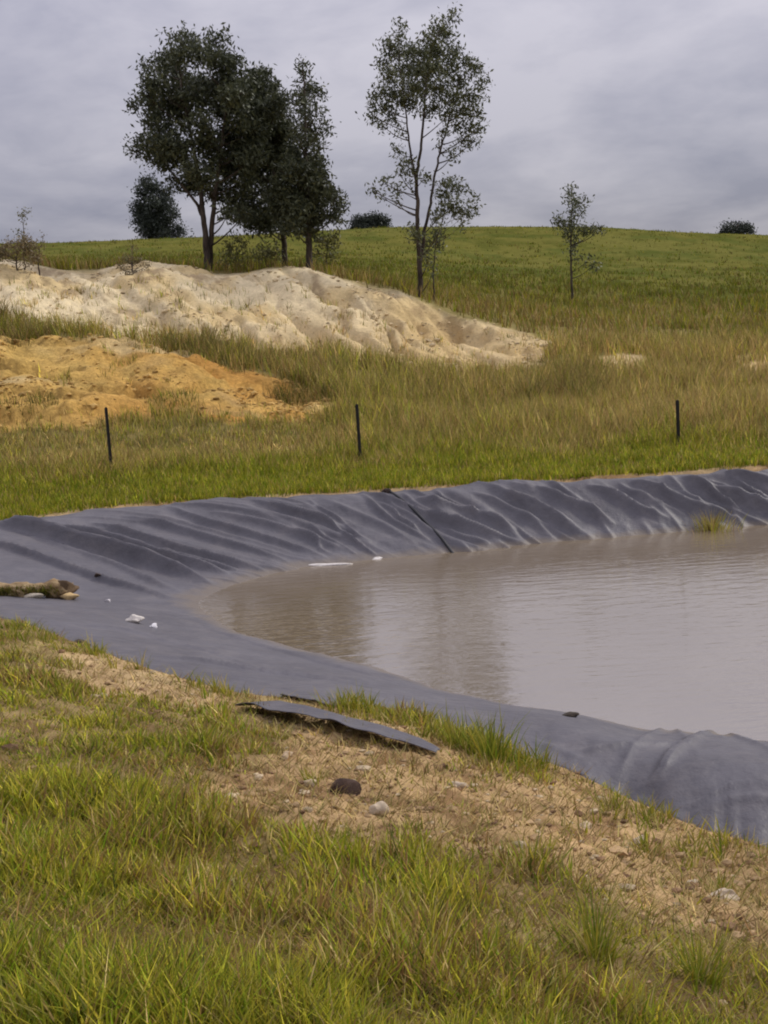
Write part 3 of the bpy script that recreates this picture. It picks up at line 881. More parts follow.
def tree(name, label, base, stems, clumps, leaf, dens, depth, cols, seed, group=None, br=0.022, cat='tree', bark=None, aspect=.8, twigs=True):
    """base (px, py, D); stems: list of ([(px, py, dy)], r0, r1); clumps: (px, py, radius in px)"""
    rs = np.random.default_rng(seed)
    bp_ = atD(*base); Y = bp_[1]; sc_ = Y / (F * math.cos(PITCH))     # metres in one picture pixel at the tree
    gzb = float(ground_z([bp_[0]], [bp_[1]])[0])
    root = link(name, None, label=label, cat=cat, group=group, loc=(bp_[0], bp_[1], gzb))
    org = np.array([bp_[0], bp_[1], gzb])
    SP = []; SR = []
    for si_, (pts, r0, r1) in enumerate(stems):
        P = np.array([atY(a, b2, Y + c) for a, b2, c in pts])
        if si_ == 0 or pts[0][1] >= base[1] - 3:
            P[0, :2] = org[:2] + (P[0, :2] - bp_[:2]); P[0, 2] = gzb - 0.25
        k = len(P); tt = np.linspace(0, k - 1, 6 * k)
        Pi = np.stack([np.interp(tt, np.arange(k), P[:, j]) for j in range(3)], 1)
        for _ in range(5): Pi[1:-1] = (Pi[:-2] + 2 * Pi[1:-1] + Pi[2:]) / 4
        Pi[1:-1] += rs.normal(size=(len(Pi) - 2, 3)) * 0.015
        R = np.linspace(r0, r1, len(Pi))
        link('trunk', join_tubes([tube(Pi - org, R, 8)], 'trunk'), bark or M_bark, root)
        SP.append(Pi); SR.append(R)
    SPa = np.concatenate(SP); SRa = np.concatenate(SR)
    cl = np.array(clumps, float)
    cx = (cl[:, 0].min() + cl[:, 0].max()) / 2; hw = max((cl[:, 0].max() - cl[:, 0].min()) / 2, 1)
    LVs, tubes = [], []
    for (px, py, r) in clumps:
        dm = depth * math.sqrt(max(0.05, 1 - min(1, abs(px - cx) / hw) ** 2))
        C = atY(px, py, Y + rs.uniform(-1, 1) * dm)
        R = r * sc_
        # limb from the stem up to the clump
        d = SPa - C
        cost = np.linalg.norm(d, axis=1) + 1.2 * np.maximum(0, d[:, 2] + 0.5 * np.hypot(d[:, 0], d[:, 1]))
        i = int(cost.argmin())
        p0, p1 = SPa[i], C
        mid = (p0 + p1) / 2 + np.array([0, 0, -0.12 * np.linalg.norm(p1 - p0)]) + rs.normal(size=3) * .08
        t = np.linspace(0, 1, 6)[:, None]
        cv = (1 - t) ** 2 * p0 + 2 * t * (1 - t) * mid + t * t * p1
        r0 = min(SRa[i] * .7, br + 0.010 * np.linalg.norm(p1 - p0))
        tubes.append(tube(cv - org, np.linspace(r0, r0 * .35, 6), 5))
        if twigs:
            for _ in range(3):
                e = C + rs.normal(size=3) * R * .6
                tubes.append(tube(np.stack([cv[4], (cv[4] + e) / 2 + rs.normal(size=3) * .04, e]) - org, np.array([r0 * .4, r0 * .3, r0 * .15]), 4))
        n = max(12, int(dens * r * r))
        LVs.append(spray(C, R, n, leaf, rs, flat=aspect) - org)
    link('branches', join_tubes(tubes, 'branches'), bark or M_bark, root)
    V = np.concatenate(LVs)
    nl = len(V) // 4
    ca, cb = (np.array(c) for c in cols)
    c = ca + (cb - ca) * rs.random((nl, 1)); c = c * rs.uniform(.8, 1.2, (nl, 1))
    cr = link('crown', mesh_from('crown', V, None, np.arange(nl * 4).reshape(-1, 4), np.repeat(c, 4, 0)), M_leaf, root, kind='stuff')
    return root

def fill(poly, n, r, seed, gap=0.5):
    """clumps spread through an outline, in picture pixels"""
    rs = np.random.default_rng(seed); poly = np.array(poly, float)
    outc = []
    for _ in range(6000):
        p = rs.uniform(poly.min(0), poly.max(0))
        if sdf(p[None], poly)[0] > -r * .25: continue
        rr = r * rs.uniform(.7, 1.35)
        if any(math.hypot(p[0] - q_[0], p[1] - q_[1]) < gap * (rr + q_[2]) for q_ in outc): continue
        outc.append((p[0], p[1], rr))
        if len(outc) >= n: break
    return outc

GREEN_D = ([.038, .046, .026], [.098, .106, .055])
GREEN_M = ([.055, .064, .032], [.135, .142, .068])
# the big tree at left of the clump
pA = [(152, 62), (170, 40), (185, 35), (200, 44), (214, 36), (230, 42), (238, 62), (248, 80), (256, 110), (258, 150), (250, 185), (238, 205), (222, 200), (205, 195), (190, 190), (172, 178), (160, 160), (145, 158), (136, 148), (142, 120), (132, 108), (143, 92), (146, 72)]
cA = fill(pA, 70, 9.5, 1, .47) + [(134, 104, 5), (139, 150, 5), (170, 38, 4), (182, 36, 5), (213, 38, 6), (222, 37, 5), (146, 66, 6), (237, 208, 8), (228, 212, 8), (243, 216, 7), (176, 182, 6), (188, 186, 6), (152, 160, 5), (131, 150, 3)]
tree('eucalyptus_tree', 'broad dark gum tree, leftmost of the clump on the mound', (207, 266, 54),
     [([(207, 266, 0), (206, 240, 0), (203, 210, .1), (198, 170, .2), (190, 130, .2), (180, 80, .2)], .15, .035),
      ([(208, 266, .2), (211, 235, .2), (214, 200, 0), (220, 160, -.3), (226, 110, -.3), (222, 60, 0)], .13, .035),
      ([(204, 225, 0), (198, 205, .3), (182, 185, .5), (165, 165, .6), (152, 140, .6)], .08, .025)],
     cA, .21, 4.2, 2.4, GREEN_D, 5)
pB = [(240, 80), (256, 72), (270, 78), (280, 92), (288, 112), (292, 135), (288, 158), (282, 180), (280, 205), (272, 226), (258, 230), (246, 220), (240, 180), (240, 130)]
cB_ = fill(pB, 44, 10, 2, .38) + [(284, 100, 6), (291, 125, 5), (287, 150, 6), (258, 76, 7), (254, 222, 8), (266, 226, 8), (276, 222, 7)]
tree('eucalyptus_tree', 'rounded dark gum tree in the middle of the clump', (284, 262, 56),
     [([(284, 262, 0), (284, 240, 0), (280, 210, 0), (272, 170, .2), (266, 120, .2), (262, 90, .2)], .14, .04)],
     cB_, .21, 4.4, 2.0, GREEN_D, 6)
pC = [(284, 160), (300, 150), (320, 158), (328, 180), (330, 205), (322, 228), (305, 236), (285, 232), (276, 215), (278, 185)]
cC = fill(pC, 34, 9, 3, .38) + [(303, 65, 4), (303, 75, 5), (306, 88, 6), (298, 95, 5), (314, 90, 5), (320, 93, 4), (303, 102, 6), (309, 112, 5), (299, 112, 5), (318, 108, 4), (305, 126, 7), (313, 130, 6), (322, 122, 4), (326, 132, 4), (298, 136, 6), (308, 142, 8), (320, 145, 5), (296, 150, 7), (336, 200, 6), (340, 208, 5), (330, 215, 7), (338, 218, 5), (334, 195, 5)]
tree('eucalyptus_tree', 'gum tree with a narrow spire top, rightmost of the clump', (309, 270, 53),
     [([(309, 270, 0), (309, 240, 0), (308, 205, 0), (306, 160, 0), (305, 110, 0), (303, 62, 0)], .15, .02)],
     cC, .20, 4.4, 1.5, GREEN_D, 7)
# the slender tree on its own
cD = [(452, 16, 5), (440, 26, 7), (446, 34, 7), (431, 38, 7), (398, 24, 3), (400, 36, 5), (388, 44, 6), (396, 54, 8), (384, 62, 6), (410, 52, 9), (424, 54, 9), (438, 52, 9), (452, 52, 8), (464, 62, 7), (474, 70, 7), (480, 82, 5), (404, 70, 9), (390, 76, 8), (418, 70, 10), (432, 70, 10), (446, 70, 9), (460, 80, 8), (410, 86, 9), (424, 88, 9), (440, 88, 9), (380, 92, 6), (394, 94, 8), (375, 102, 5), (386, 108, 6), (374, 116, 5), (392, 118, 5), (404, 102, 8), (452, 98, 8), (468, 98, 7), (479, 98, 5), (434, 106, 7), (462, 112, 7), (476, 112, 5), (448, 116, 6), (426, 112, 5), (416, 104, 6), (382, 124, 4), (458, 128, 5), (470, 128, 5), (444, 130, 4), (480, 128, 4), (400, 132, 3.5), (464, 142, 5), (474, 140, 4), (452, 154, 4), (396, 150, 4), (405, 162, 4), (412, 168, 4), (400, 172, 4), (440, 144, 3), (424, 178, 4),
      (372, 190, 3), (383, 182, 4), (380, 196, 2.5), (398, 190, 4), (396, 200, 3), (410, 182, 3), (447, 186, 6), (455, 184, 5), (462, 190, 4), (442, 196, 5), (450, 204, 7), (456, 212, 5), (466, 212, 5), (474, 208, 4), (440, 214, 5), (472, 198, 3), (436, 222, 4), (462, 224, 3), (416, 236, 5), (424, 244, 5), (434, 238, 5), (429, 258, 4), (437, 246, 4), (434, 270, 3), (412, 228, 3), (440, 230, 3)]
tree('eucalyptus_tree', 'tall slender gum tree standing alone with thin forked stems', (420, 296, 51.5),
     [([(420, 296, 0), (420, 270, 0), (418, 235, 0), (417, 200, 0), (416, 175, 0), (421, 150, 0), (424, 110, 0), (428, 60, 0), (440, 28, 0)], .115, .018),
      ([(421, 262, .1), (424, 235, .2), (431, 200, .3), (437, 165, .4), (445, 135, .5), (454, 100, .5), (460, 80, .5)], .075, .015),
      ([(417, 185, 0), (412, 160, -.2), (408, 130, -.3), (404, 95, -.4), (398, 60, -.4)], .055, .015),
      ([(434, 296, .3), (433, 270, .3), (436, 240, .3), (444, 215, .3)], .035, .012)],
     cD, .18, 4.4, 1.7, GREEN_M, 8, br=.012)
cE = [(571, 190, 4), (570, 200, 5), (578, 204, 4), (585, 200, 3), (573, 212, 4), (580, 215, 4), (563, 222, 6), (572, 226, 6), (558, 220, 4), (568, 234, 5), (584, 230, 6), (594, 230, 4), (602, 228, 3), (575, 242, 4), (578, 258, 3), (594, 264, 4), (587, 262, 3), (571, 252, 3)]
tree('sapling', 'thin sparse sapling standing alone on the hillside', (572, 292, 72),
     [([(572, 292, 0), (571, 265, 0), (571, 235, 0), (572, 205, 0), (571, 188, 0)], .07, .015)],
     cE, .22, 4.5, 1.2, GREEN_M, 9, br=.012)
# far trees on the skyline
cF = fill([(138, 194), (144, 182), (156, 178), (167, 182), (173, 194), (174, 210), (179, 224), (184, 236), (160, 238), (143, 235), (136, 218)], 34, 6.0, 4, .4)
FAR = ([.034, .042, .034], [.062, .072, .052])
tree('skyline_tree', 'round dark tree on the skyline behind the left gum', (158, 243, 225), [([(158, 243, 0), (158, 225, 0), (157, 195, 0)], .45, .12)], cF, .55, 9, 3.0, FAR, 12, twigs=False, br=.06)
cG = fill([(354, 221), (360, 216), (372, 215), (383, 216), (387, 222), (386, 231), (353, 231)], 26, 3.6, 5, .36)
tree('skyline_tree', 'low flat-topped dark tree on the skyline beside the slender gum', (370, 234, 240), [([(370, 234, 0), (370, 225, 0), (370, 217, 0)], .4, .12)], cG, .5, 16, 3.0, FAR, 13, twigs=False, br=.06)
cH = fill([(720, 232), (725, 226), (734, 224), (746, 225), (753, 232), (750, 236), (722, 236)], 22, 3.4, 6, .36)
tree('skyline_tree', 'small dark tree on the skyline at the right', (737, 238, 245), [([(737, 239, 0), (737, 231, 0), (738, 225, 0)], .4, .12)], cH, .5, 16, 3.0, FAR, 14, twigs=False, br=.06)

# shrubs under the trees and weeds on the mound
def shrub(label, base, clumps, leaf, cols, seed, dens=2.0, depth=.5, name='shrub', cat='shrub', group=None):
    b0 = base
    st = [([(b0[0], b0[1], 0), (b0[0], b0[1] - 4, 0), (np.mean([c[0] for c in clumps]), np.mean([c[1] for c in clumps]), 0)], .035, .012)]
    t_ = tree(name, label, base, st, clumps, leaf, dens * 2.2, depth, cols, seed, group, br=.008, cat=cat)
    for c_ in t_.children:
        if c_.name.startswith('branches'): c_['kind'] = 'stuff'
    return t_
OL = ([.08, .085, .035], [.17, .16, .065])
DRYS = ([.13, .10, .055], [.24, .19, .10])
shrub('olive shrub just right of the leftmost gum trunk', (236, 262, 54), fill([(222, 262), (224, 242), (238, 236), (250, 244), (252, 262)], 14, 5, 21, .4), .15, OL, 31, .8)
shrub('olive shrub left of the middle gum trunk', (266, 264, 54.5), fill([(254, 264), (256, 246), (268, 240), (280, 248), (280, 264)], 12, 5, 22, .4), .15, OL, 32, .8)
shrub('small olive shrub at the foot of the spire-topped gum', (326, 262, 54), fill([(314, 264), (316, 240), (328, 232), (342, 236), (338, 252), (330, 264)], 12, 4.5, 23, .42), .15, OL, 33, 1.3)
shrub('dry brown bush on the left end of the sandy mound', (16, 262, 48.5), fill([(-10, 263), (0, 244), (10, 238), (26, 236), (36, 248), (42, 262)], 16, 5, 24, .42), .11, DRYS, 34, 2.6)
shrub('tall thin weed rising above the dry bush at left', (24, 262, 49), [(24, 213, 3.5), (22, 218, 3), (28, 211, 2), (18, 232, 3), (25, 228, 2), (23, 240, 3)],   .10, OL, 35, 1.8, .15, 'weed', 'weed')
shrub('leaning thin weed right of the dry bush', (38, 262, 49), [(42, 236, 2), (41, 243, 2.2), (40, 250, 3), (38, 256, 4)], .11, DRYS, 36, 1.5, .15, 'weed', 'weed')
shrub('dark scrubby bush on the crest of the sandy mound', (132, 269, 48), fill([(104, 272), (116, 266), (128, 250), (134, 242), (139, 258), (156, 270), (146, 275), (118, 274)], 16, 4.0, 25, .4), .10, ([.09, .075, .04], [.20, .16, .08]), 37, 1.2)
def weed_patch(label, poly, n, per, h, w, cols, seed):
    """rank weeds rooted over a patch of the slope"""
    rs = np.random.default_rng(seed); poly = np.array(poly, float); B = []
    while len(B) < n:
        p = rs.uniform(poly.min(0), poly.max(0))
        if sdf(p[None], poly)[0] < 0: B.append(hit(*p))
    B = np.array(B); B = np.repeat(B, per, 0); k = len(B)
    B[:, :2] += rs.normal(0, .16, (k, 2)); B[:, 2] = ground_z(B[:, 0], B[:, 1]) - .03
    org = B.mean(0)
    c = pick(cols, k) * np.repeat(np.exp(rs.normal(0, .3, n)), per)[:, None]
    V, T, C = blades(B - org, h * rs.uniform(.3, 1.15, k), w * rs.uniform(.6, 1.4, k), rs.uniform(0, 6.28, k), rs.uniform(.05, .5, k), rs.uniform(.05, .5, k), c, c * .7 + PAL['dry'] * .25)
    return link('weed_patch', mesh_from('weed_patch', V, T, None, C), M_grass, label=label, kind='stuff', loc=tuple(org))
WD = [('olive', 1), ('dark', .8), ('brown', .8), ('gold', .4), ('green', .4)]
weed_patch('dark rank weeds at the left edge between sandy mound and clay heap', [(-30, 346), (-20, 318), (20, 316), (56, 328), (60, 342), (20, 352)], 70, 12, .75, .022, WD, 38)
weed_patch('low green weeds growing on the face of the clay heap', [(142, 406), (150, 394), (172, 390), (190, 402), (206, 412), (180, 416), (156, 413)], 45, 12, .32, .018, [('olive', 1), ('green', 1), ('dark', .7), ('brown', .4)], 39)
weed_patch('olive weeds in the dip between the sandy mound and the clay heap', [(150, 352), (165, 344), (195, 340), (240, 350), (290, 366), (300, 376), (250, 372), (190, 360)], 110, 12, .7, .022, WD, 40)
weed_patch('tall brown weeds at the right end of the sandy mound', [(525, 402), (532, 384), (556, 374), (580, 374), (602, 386), (608, 404), (570, 410)], 100, 14, .95, .02, [('olive', 1), ('brown', 1), ('gold', .8), ('dark', .4), ('green', .4)], 41)
weed_patch('dark olive weeds at the right tip of the clay heap', [(272, 396), (284, 382), (304, 380), (326, 392), (340, 408), (304, 406)], 70, 12, .6, .02, WD, 42)
weed_patch('small weeds on the lower left of the clay heap', [(-10, 420), (10, 404), (40, 400), (66, 410), (60, 418), (20, 424)], 40, 10, .35, .018, WD, 43)

# grass clumps that stand by themselves
def tuft(label, pos, n, h, spread, w, cols, seed, name='grass_clump', lean=(.15, .7)):
    rs = np.random.default_rng(seed)
    ph = rs.uniform(0, 2 * math.pi, n); rr = np.abs(rs.normal(0, 1, n)) * spread
    P = np.stack([np.cos(ph) * rr, np.sin(ph) * rr, np.full(n, -.03)], 1)
    c = pick(cols, n)
    V, T, C = blades(P, h * rs.uniform(.45, 1.1, n), w * rs.uniform(.7, 1.3, n), ph + rs.normal(0, .5, n), rs.uniform(*lean, n), rs.uniform(.1, .5, n), c, c * .7 + PAL['dry'] * .3)
    root = link(name, mesh_from(name, V, T, None, C), M_grass, label=label, cat='grass clump', loc=pos)
    return root
p = on_liner(712, 531); p[2] = -0.02
tuft('yellow grass clump growing out of the water at the far shore', p, 300, .42, .20, .011, [('yell', 1), ('dry', 1.2), ('green', .5), ('brown', .5)], 51, lean=(.0, .45))
p = hit(490, 765)
tuft('tall dark green grass clump beside the end of the loose sheet strip', (p[0], p[1], float(ground_z([p[0]], [p[1]])[0])), 130, .42, .10, .012, [('lush', 1), ('green', 1), ('yell', .5), ('dark', .3)], 52, lean=(.03, .3))
p = hit(458, 752)
tuft('bright green grass clump left of the tall clump by the liner', (p[0], p[1], float(ground_z([p[0]], [p[1]])[0])), 130, .34, .12, .011, [('lush', 1), ('green', 1), ('yell', .9)], 53, lean=(.03, .35))
for i_, (px, py, n, h) in enumerate(((610, 808, 60, .2), (720, 892, 60, .16), (596, 960, 110, .36), (316, 792, 40, .14), (700, 985, 90, .34), (530, 862, 60, .2))):
    p = hit(px, py)
    tuft(['small green tuft at the soil edge below the liner hump', 'little green tuft beside the pale stone at the lower right', 'upright long grass clump at the lower edge of the bare soil', 'small tuft above the dark clod on bare soil', 'long green grass clump in the lower right corner', 'thin tuft at the upper edge of the long foreground grass'][i_],
         (p[0], p[1], float(ground_z([p[0]], [p[1]])[0])), n, h, .06, .008, [('lush', 1), ('green', 1), ('yell', .6), ('dry', .3)], 60 + i_, lean=(.05, .4))

# low yellow-green tufts along the near edge of the liner (uncountable fringe)
x = []; y = []
for px, py, s_, n in ((400, 724, 24, 20), (365, 716, 16, 10), (440, 740, 14, 12), (540, 768, 16, 9), (350, 712, 10, 16), (120, 660, 40, 30), (30, 640, 40, 40), (200, 690, 30, 20), (560, 772, 20, 10), (500, 760, 18, 14), (680, 850, 30, 14), (640, 820, 24, 14)):
    for _ in range(n):
        q_ = hit(px + rng.normal(0, s_), py + rng.normal(0, s_ * .18)); x.append(q_[0]); y.append(q_[1])
x = np.array(x); y = np.array(y)
def cfe(x, y, m, idx):
    n = len(x); c = pick([('lush', .8), ('green', 1), ('yell', 1.3), ('dry', .35), ('olive', .3)], n); return c, c * .8 + PAL['dry'] * .2
grass_obj('edge_grass', x, y, np.ones(len(x), bool), lambda x, y, m: 0.06 + .24 * fbm(x * 4, y * 4, 131, 2), lambda D: np.full_like(D, .012), 10, np.full(len(x), .06), cfe, 'yellow-green grass fringe along the near edge of the liner')

# ---------------------------------------------------------------- fence posts (steel Y section pickets)
def picket(h):
    arms = []
    V = []; Q = []; T = []
    r, t = .038, .0075
    for k in range(3):
        a = math.radians(90 + 120 * k); dx, dy = math.cos(a), math.sin(a); nx, ny = -dy * t, dx * t
        o = len(V)
        for z in (-.45, h - .03, h):
            tp = .55 if z == h else 1
            for s0, s1 in ((0, -1), (1, -1), (1, 1), (0, 1)):
                V.append((dx * r * s0 * tp + nx * s1, dy * r * s0 * tp + ny * s1, z))
        for lv in range(2):
            for j in range(4):
                a0 = o + lv * 4 + j; a1 = o + lv * 4 + (j + 1) % 4
                Q.append([a0, a1, a1 + 4, a0 + 4])
        Q.append([o + 8, o + 9, o + 10, o + 11])
    return mesh_from('fence_post', V, None, Q)
for (px, py, D, top, lab) in ((112, 478, 27.0, 407, 'black steel fence post at left in front of the clay heap'), (361, 466, 27.0, 404, 'black steel fence post in the middle below the sandy mound'), (679, 455, 26.6, 400, 'black steel fence post at right in the tall grass')):
    p = atD(px, py, D); z = float(ground_z([p[0]], [p[1]])[0])
    tp_ = atY(px - 3, top, p[1])
    o = link('fence_post', picket(tp_[2] - z), M_post, label=lab, cat='fence post', group='steel fence posts along the far bank', loc=(p[0], p[1], z))
    o.rotation_euler = (0, math.radians(rng.uniform(-.6, .6)), rng.uniform(0, 2))

# ---------------------------------------------------------------- black pipe down the far bank
P = np.array([on_liner(*q_) for q_ in ((389, 491), (400, 497), (414, 509), (428, 523), (440, 537), (449, 547), (455, 554))])
k = len(P); tt = np.linspace(0, k - 1, 40)
P = np.stack([np.interp(tt, np.arange(k), P[:, j]) for j in range(3)], 1)
for _ in range(8): P[1:-1] = (P[:-2] + 2 * P[1:-1] + P[2:]) / 4
P[:, 2] += .022
link('black_pipe', join_tubes([tube(P, np.full(len(P), .024), 9)], 'black_pipe'), M_pipe, label='thin black pipe running down the far liner bank into the water', cat='pipe')

# ---------------------------------------------------------------- stones, clods, log, loose sheet, scum
def stone(name, label, cat, pos, size, col, seed, base=ICO3, rot=0.0, group=None):
    V = lump_shape(base, seed) * np.array(size)
    ca_, sa_ = math.cos(rot), math.sin(rot)
    V = np.stack([V[:, 0] * ca_ - V[:, 1] * sa_, V[:, 0] * sa_ + V[:, 1] * ca_, V[:, 2] + size[2] * .45], 1)
    return link(name, mesh_from(name, V, base[1], None, np.tile(col, (len(V), 1)), False), M_stone, label=label, cat=cat, group=group, loc=pos)
def gpos(px, py):
    p = hit(px, py); return (p[0], p[1], float(ground_z([p[0]], [p[1]])[0]))
STN = [.42, .34, .24]
stone('clod', 'dark brown clod of earth on bare soil below the loose sheet strip', 'clod', gpos(341, 797), (.09, .07, .075), [.05, .03, .022], 21, rot=.3)
stone('stone', 'pale stone right of the dark clod on bare soil', 'stone', gpos(379, 818), (.055, .045, .04), STN, 2)
stone('stone', 'pale rounded stone at the lower right of bare soil', 'stone', gpos(724, 900), (.07, .05, .045), [.44, .36, .26], 3)
stone('stone', 'tiny pale stone just left of the lower right one', 'stone', gpos(692, 880), (.035, .03, .025), STN, 4)
stone('stone', 'pale flat stone on soil in the middle of the near bank', 'stone', gpos(458, 792), (.05, .04, .025), STN, 5)
stone('stone', 'small tan stone at the left of the soil patch', 'stone', gpos(288, 766), (.045, .035, .03), [.40, .30, .19], 6)
stone('stone', 'small pale stone below the hump of the liner', 'stone', gpos(640, 842), (.04, .035, .03), STN, 7)
p = on_liner(135, 622); stone('stone', 'white stone lying on the liner apron, largest of the white bits', 'stone', p, (.11, .07, .06), [.62, .57, .5], 8)
p = on_liner(153, 627); stone('stone', 'little white stone right of the larger white one on the liner', 'stone', p, (.05, .04, .035), [.66, .64, .64], 9)
p = on_liner(108, 601); stone('stone', 'little pale stone on the liner near the log end', 'stone', p, (.045, .04, .03), [.5, .47, .47], 10)
p = on_liner(570, 717); stone('clod', 'dark clod of mud on the near liner edge by the water', 'clod', p, (.09, .06, .03), [.05, .04, .03], 11)
p = on_liner(386, 491); stone('clod', 'dark lump at the top end of the black pipe', 'clod', p, (.10, .07, .05), [.045, .032, .026], 12)
p = on_liner(98, 578); stone('clod', 'small dark crumb of earth on the liner above the white stones', 'clod', p, (.05, .04, .03), [.06, .04, .03], 13)
p = on_liner(80, 648); stone('clod', 'small dark clod where the grass meets the near liner', 'clod', (p[0], p[1], p[2]), (.09, .06, .04), [.06, .045, .03], 14)

# log half buried in earth and turf, lying on the liner at the left
a, b2 = on_liner(-60, 594), on_liner(72, 598)
a[2] += .05; b2[2] += .05
root = link('fallen_log', None, label='weathered log with earth and turf clinging to it on the left of the liner', cat='log', loc=tuple(b2))
k = 30; t = np.linspace(0, 1, k)[:, None]
P = a * (1 - t) + b2 * t - b2
P[:, 2] += .05 + .025 * np.sin(t[:, 0] * 9)
V, T, Q_ = tube(P, .115 + .025 * np.sin(t[:, 0] * 23) + rng.normal(0, .010, k), 14)
V += rng.normal(0, .014, V.shape)
M_log = mat_plain('weathered_wood', (.17, .11, .055), (.40, .30, .17), 7, .9, .1, .02, (.4, 2, 2))
link('trunk', mesh_from('trunk', V, T, Q_, None, True), M_log, root)
V = lump_shape(ICO3, 77, .5, 8) * np.array([.19, .13, .14]) + rng.normal(0, .008, (len(ICO3[0]), 3)) + P[-1] + np.array([-.12, -.01, .035])
link('knotted_end', mesh_from('knotted_end', V, ICO3[1], None, np.tile([.12, .08, .045], (len(V), 1)), True), M_stone, root)
V = lump_shape(ICO3, 78, .4, 3) * np.array([.14, .07, .06]) + P[-1] + np.array([.0, -.14, -.05])
link('earth_crust', mesh_from('earth_crust', V, ICO3[1], None, np.tile([.46, .33, .16], (len(V), 1)), True), M_stone, root)
V = lump_shape(ICO3, 79, .4, 3) * np.array([.17, .06, .05]) + P[int(k * .72)] + np.array([0, -.16, -.06])
link('earth_crust', mesh_from('earth_crust', V, ICO3[1], None, np.tile([.5, .44, .34], (len(V), 1)), True), M_stone, root)
n = 1800; i_ = rng.integers(0, k - 3, n)
Pb = P[i_] + np.stack([rng.normal(0, .04, n), -.09 + rng.normal(0, .03, n), rng.uniform(-.08, .03, n)], 1)
c = pick([('olive', 1), ('dark', 1), ('brown', .8), ('green', .5)], n)
V, T, C = blades(Pb, rng.uniform(.04, .13, n), np.full(n, .012), rng.normal(-math.pi / 2, .8, n), rng.uniform(.2, 1.0, n), rng.uniform(.1, .4, n), c, c, 2)
link('turf', mesh_from('turf', V, T, None, C), M_grass, root, kind='stuff')

# loose strip of sheet lying on the soil, lifted along one edge
def strip(name, label, pts, width, lift, seed, thick=.006):
    G = np.array([gpos(*q_) for q_ in pts])
    k = len(G); tt = np.linspace(0, k - 1, 60)
    G = np.stack([np.interp(tt, np.arange(k), G[:, j]) for j in range(3)], 1)
    for _ in range(10): G[1:-1] = (G[:-2] + 2 * G[1:-1] + G[2:]) / 4
    tg = np.gradient(G, axis=0); nn = np.stack([-tg[:, 1], tg[:, 0], np.zeros(60)], 1); nn /= np.linalg.norm(nn, axis=1)[:, None]
    if nn[30, 1] < 0: nn = -nn
    fr = np.linspace(0, 1, 60)
    rows = []
    mW = 12
    for j in range(mW):
        v = j / (mW - 1)
        wv = np.interp(fr, [0, .08, .5, .9, 1], [.55, 1, .95, .6, .2]) * width
        p = G + nn * ((v - .25) * wv)[:, None]
        z = ground_z(p[:, 0], p[:, 1])
        lf = lift * (1 - v) ** 1.5 * (0.55 + 0.8 * (vnoise(fr * 6, fr * 0 + seed, 7) - .3)) * np.clip(np.minimum(fr, 1 - fr) * 8, .2, 1)
        p[:, 2] = np.maximum(z, G[:, 2] - .02) + (.045 if lift > .05 else .03) + np.maximum(lf, 0) + .02 * (vnoise(fr * 14, v * 1.5 + seed, 9) - .5)
        zs = p[:, 2]
        for _ in range(5): zs[1:-1] = (zs[:-2] + 2 * zs[1:-1] + zs[2:]) / 4
        p[:, 2] = zs
        rows.append(p)
    V = np.stack(rows, 1).reshape(-1, 3)
    o = V[30 * mW].copy(); V = V - o
    Q = np.array([[i * mW + j, (i + 1) * mW + j, (i + 1) * mW + j + 1, i * mW + j + 1] for i in range(59) for j in range(mW - 1)])
    ob = link(name, mesh_from(name, V, None, Q, None, True), M_liner, label=label, cat='liner offcut', loc=tuple(o))
    md = ob.modifiers.new('thickness', 'SOLIDIFY'); md.thickness = thick
    return ob
strip('loose_liner_strip', 'long loose grey strip of liner lying on the soil of the near bank', [(240, 713), (275, 719), (310, 729), (350, 741), (390, 751), (438, 762)], .42, .08, 1.2)
strip('loose_liner_scrap', 'short grey scrap of liner just above the long loose strip', [(284, 697), (300, 700), (318, 704), (334, 708)], .30, .01, .4)

# pale scum on the water at the far shore
for (px, py, sx, sy, lab, sd_) in ((324, 565, .30, .10, 'long patch of white scum at the far shoreline', 5), (376, 559, .09, .04, 'small patch of white scum right of the long one', 6)):
    p = atZ(px, py, 0.0)
    V = lump_shape(ICO3, sd_, .6, 2) * np.array([sx, sy, .028]); V[:, 2] = np.maximum(V[:, 2], -.02)
    link('water_scum', mesh_from('water_scum', V, ICO3[1], None, None, True), M_foam, label=lab, cat='scum', loc=(p[0], p[1], 0.0))

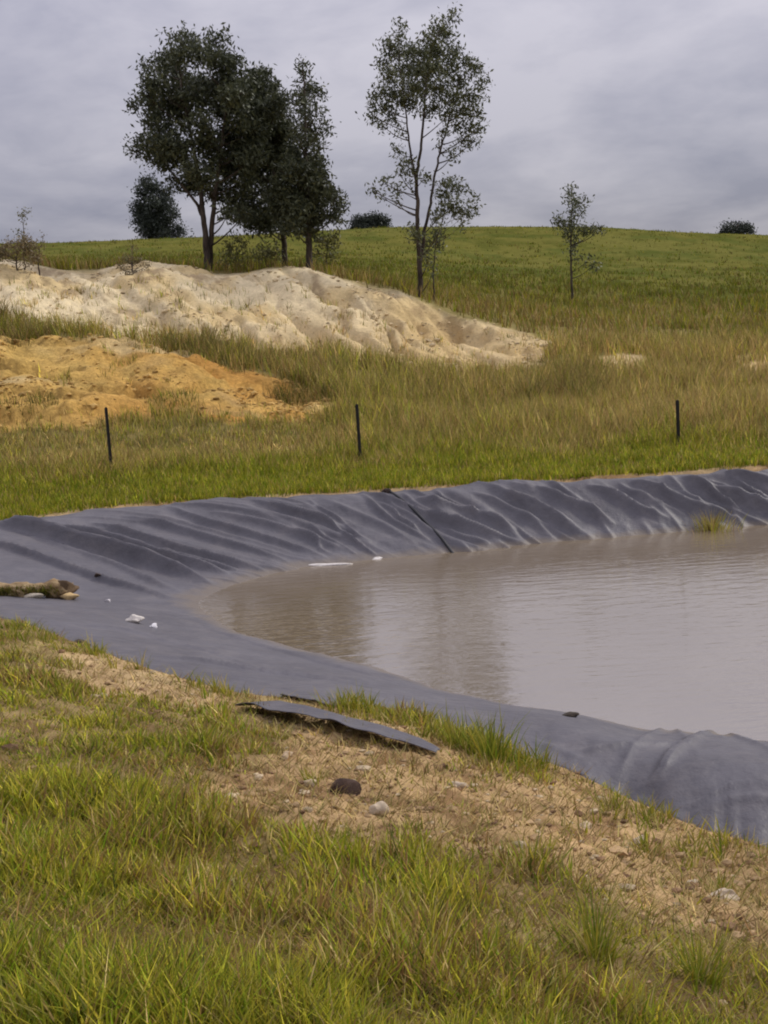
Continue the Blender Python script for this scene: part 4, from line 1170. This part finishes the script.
# gravel and crumbs of earth on the near soil
x, y = scatter(9000, 4.3, 14, -.40, .40)
mm = masks(x, y)
ok = (mm['pond'] > .03) & (rng.random(len(x)) < sstep(.05, -.03, mm['soil']) * .6 + .03)
x, y = x[ok], y[ok]; z = ground_z(x, y)
n = len(x)
shp = [lump_shape(ICO1, 200 + i, .3, 3) for i in range(12)]
sz = np.exp(rng.normal(math.log(.013), .5, n)); sz = np.clip(sz, .006, .045)
V = np.empty((n, len(ICO1[0]), 3)); th = rng.uniform(0, 6.28, n)
which = rng.integers(0, 12, n)
for i in range(n):
    s_ = shp[which[i]]; c_, d_ = math.cos(th[i]), math.sin(th[i])
    V[i, :, 0] = (s_[:, 0] * c_ - s_[:, 1] * d_) * sz[i] * 1.3 + x[i]; V[i, :, 1] = (s_[:, 0] * d_ + s_[:, 1] * c_) * sz[i] + y[i]; V[i, :, 2] = s_[:, 2] * sz[i] * .7 + z[i] + sz[i] * .2
T = (ICO1[1][None] + (np.arange(n) * len(ICO1[0]))[:, None, None]).reshape(-1, 3)
gcol = np.where(rng.random((n, 1)) < .14, np.array([[.42, .33, .21]]), np.where(rng.random((n, 1)) < .45, np.array([[.17, .10, .055]]), np.array([[.34, .23, .12]]))) * rng.uniform(.75, 1.2, (n, 1))
link('gravel', mesh_from('gravel', V.reshape(-1, 3), T, None, np.repeat(gcol, len(ICO1[0]), 0), False), M_stone, kind='stuff', label='small stones and crumbs of earth on the bare soil')

# clods and rubble on the spoil heaps
x, y = scatter(26000, 31, 53, -.42, .30)
mm = masks(x, y)
hp = np.minimum(mm['sand'], mm['clay'])
ok = (hp < .006) & (rng.random(len(x)) < .10 + .75 * sstep(.48, .68, fbm(x * .5, y * .4, 141, 3)))
x, y = x[ok], y[ok]; on_clay = mm['clay'][ok] < .006; z = ground_z(x, y)
n = len(x); sz = np.clip(np.exp(rng.normal(math.log(.032), .5, n)), .015, .11)
which = rng.integers(0, 12, n); th = rng.uniform(0, 6.28, n)
S_ = np.stack(shp)[which]
c_, d_ = np.cos(th)[:, None], np.sin(th)[:, None]
V = np.stack([(S_[:, :, 0] * c_ - S_[:, :, 1] * d_) * sz[:, None] * 1.3 + x[:, None], (S_[:, :, 0] * d_ + S_[:, :, 1] * c_) * sz[:, None] + y[:, None], S_[:, :, 2] * sz[:, None] * .7 + (z + sz * .2)[:, None]], -1)
T = (ICO1[1][None] + (np.arange(n) * len(ICO1[0]))[:, None, None]).reshape(-1, 3)
cc = np.where(on_clay[:, None], np.array([[.48, .31, .10]]), np.array([[.58, .46, .27]])) * np.where(rng.random((n, 1)) < .25, .6, 1) * rng.uniform(.8, 1.15, (n, 1))
link('rubble', mesh_from('rubble', V.reshape(-1, 3), T, None, np.repeat(cc, len(ICO1[0]), 0), False), M_stone, kind='stuff', label='clods and small stones scattered over the spoil heaps')
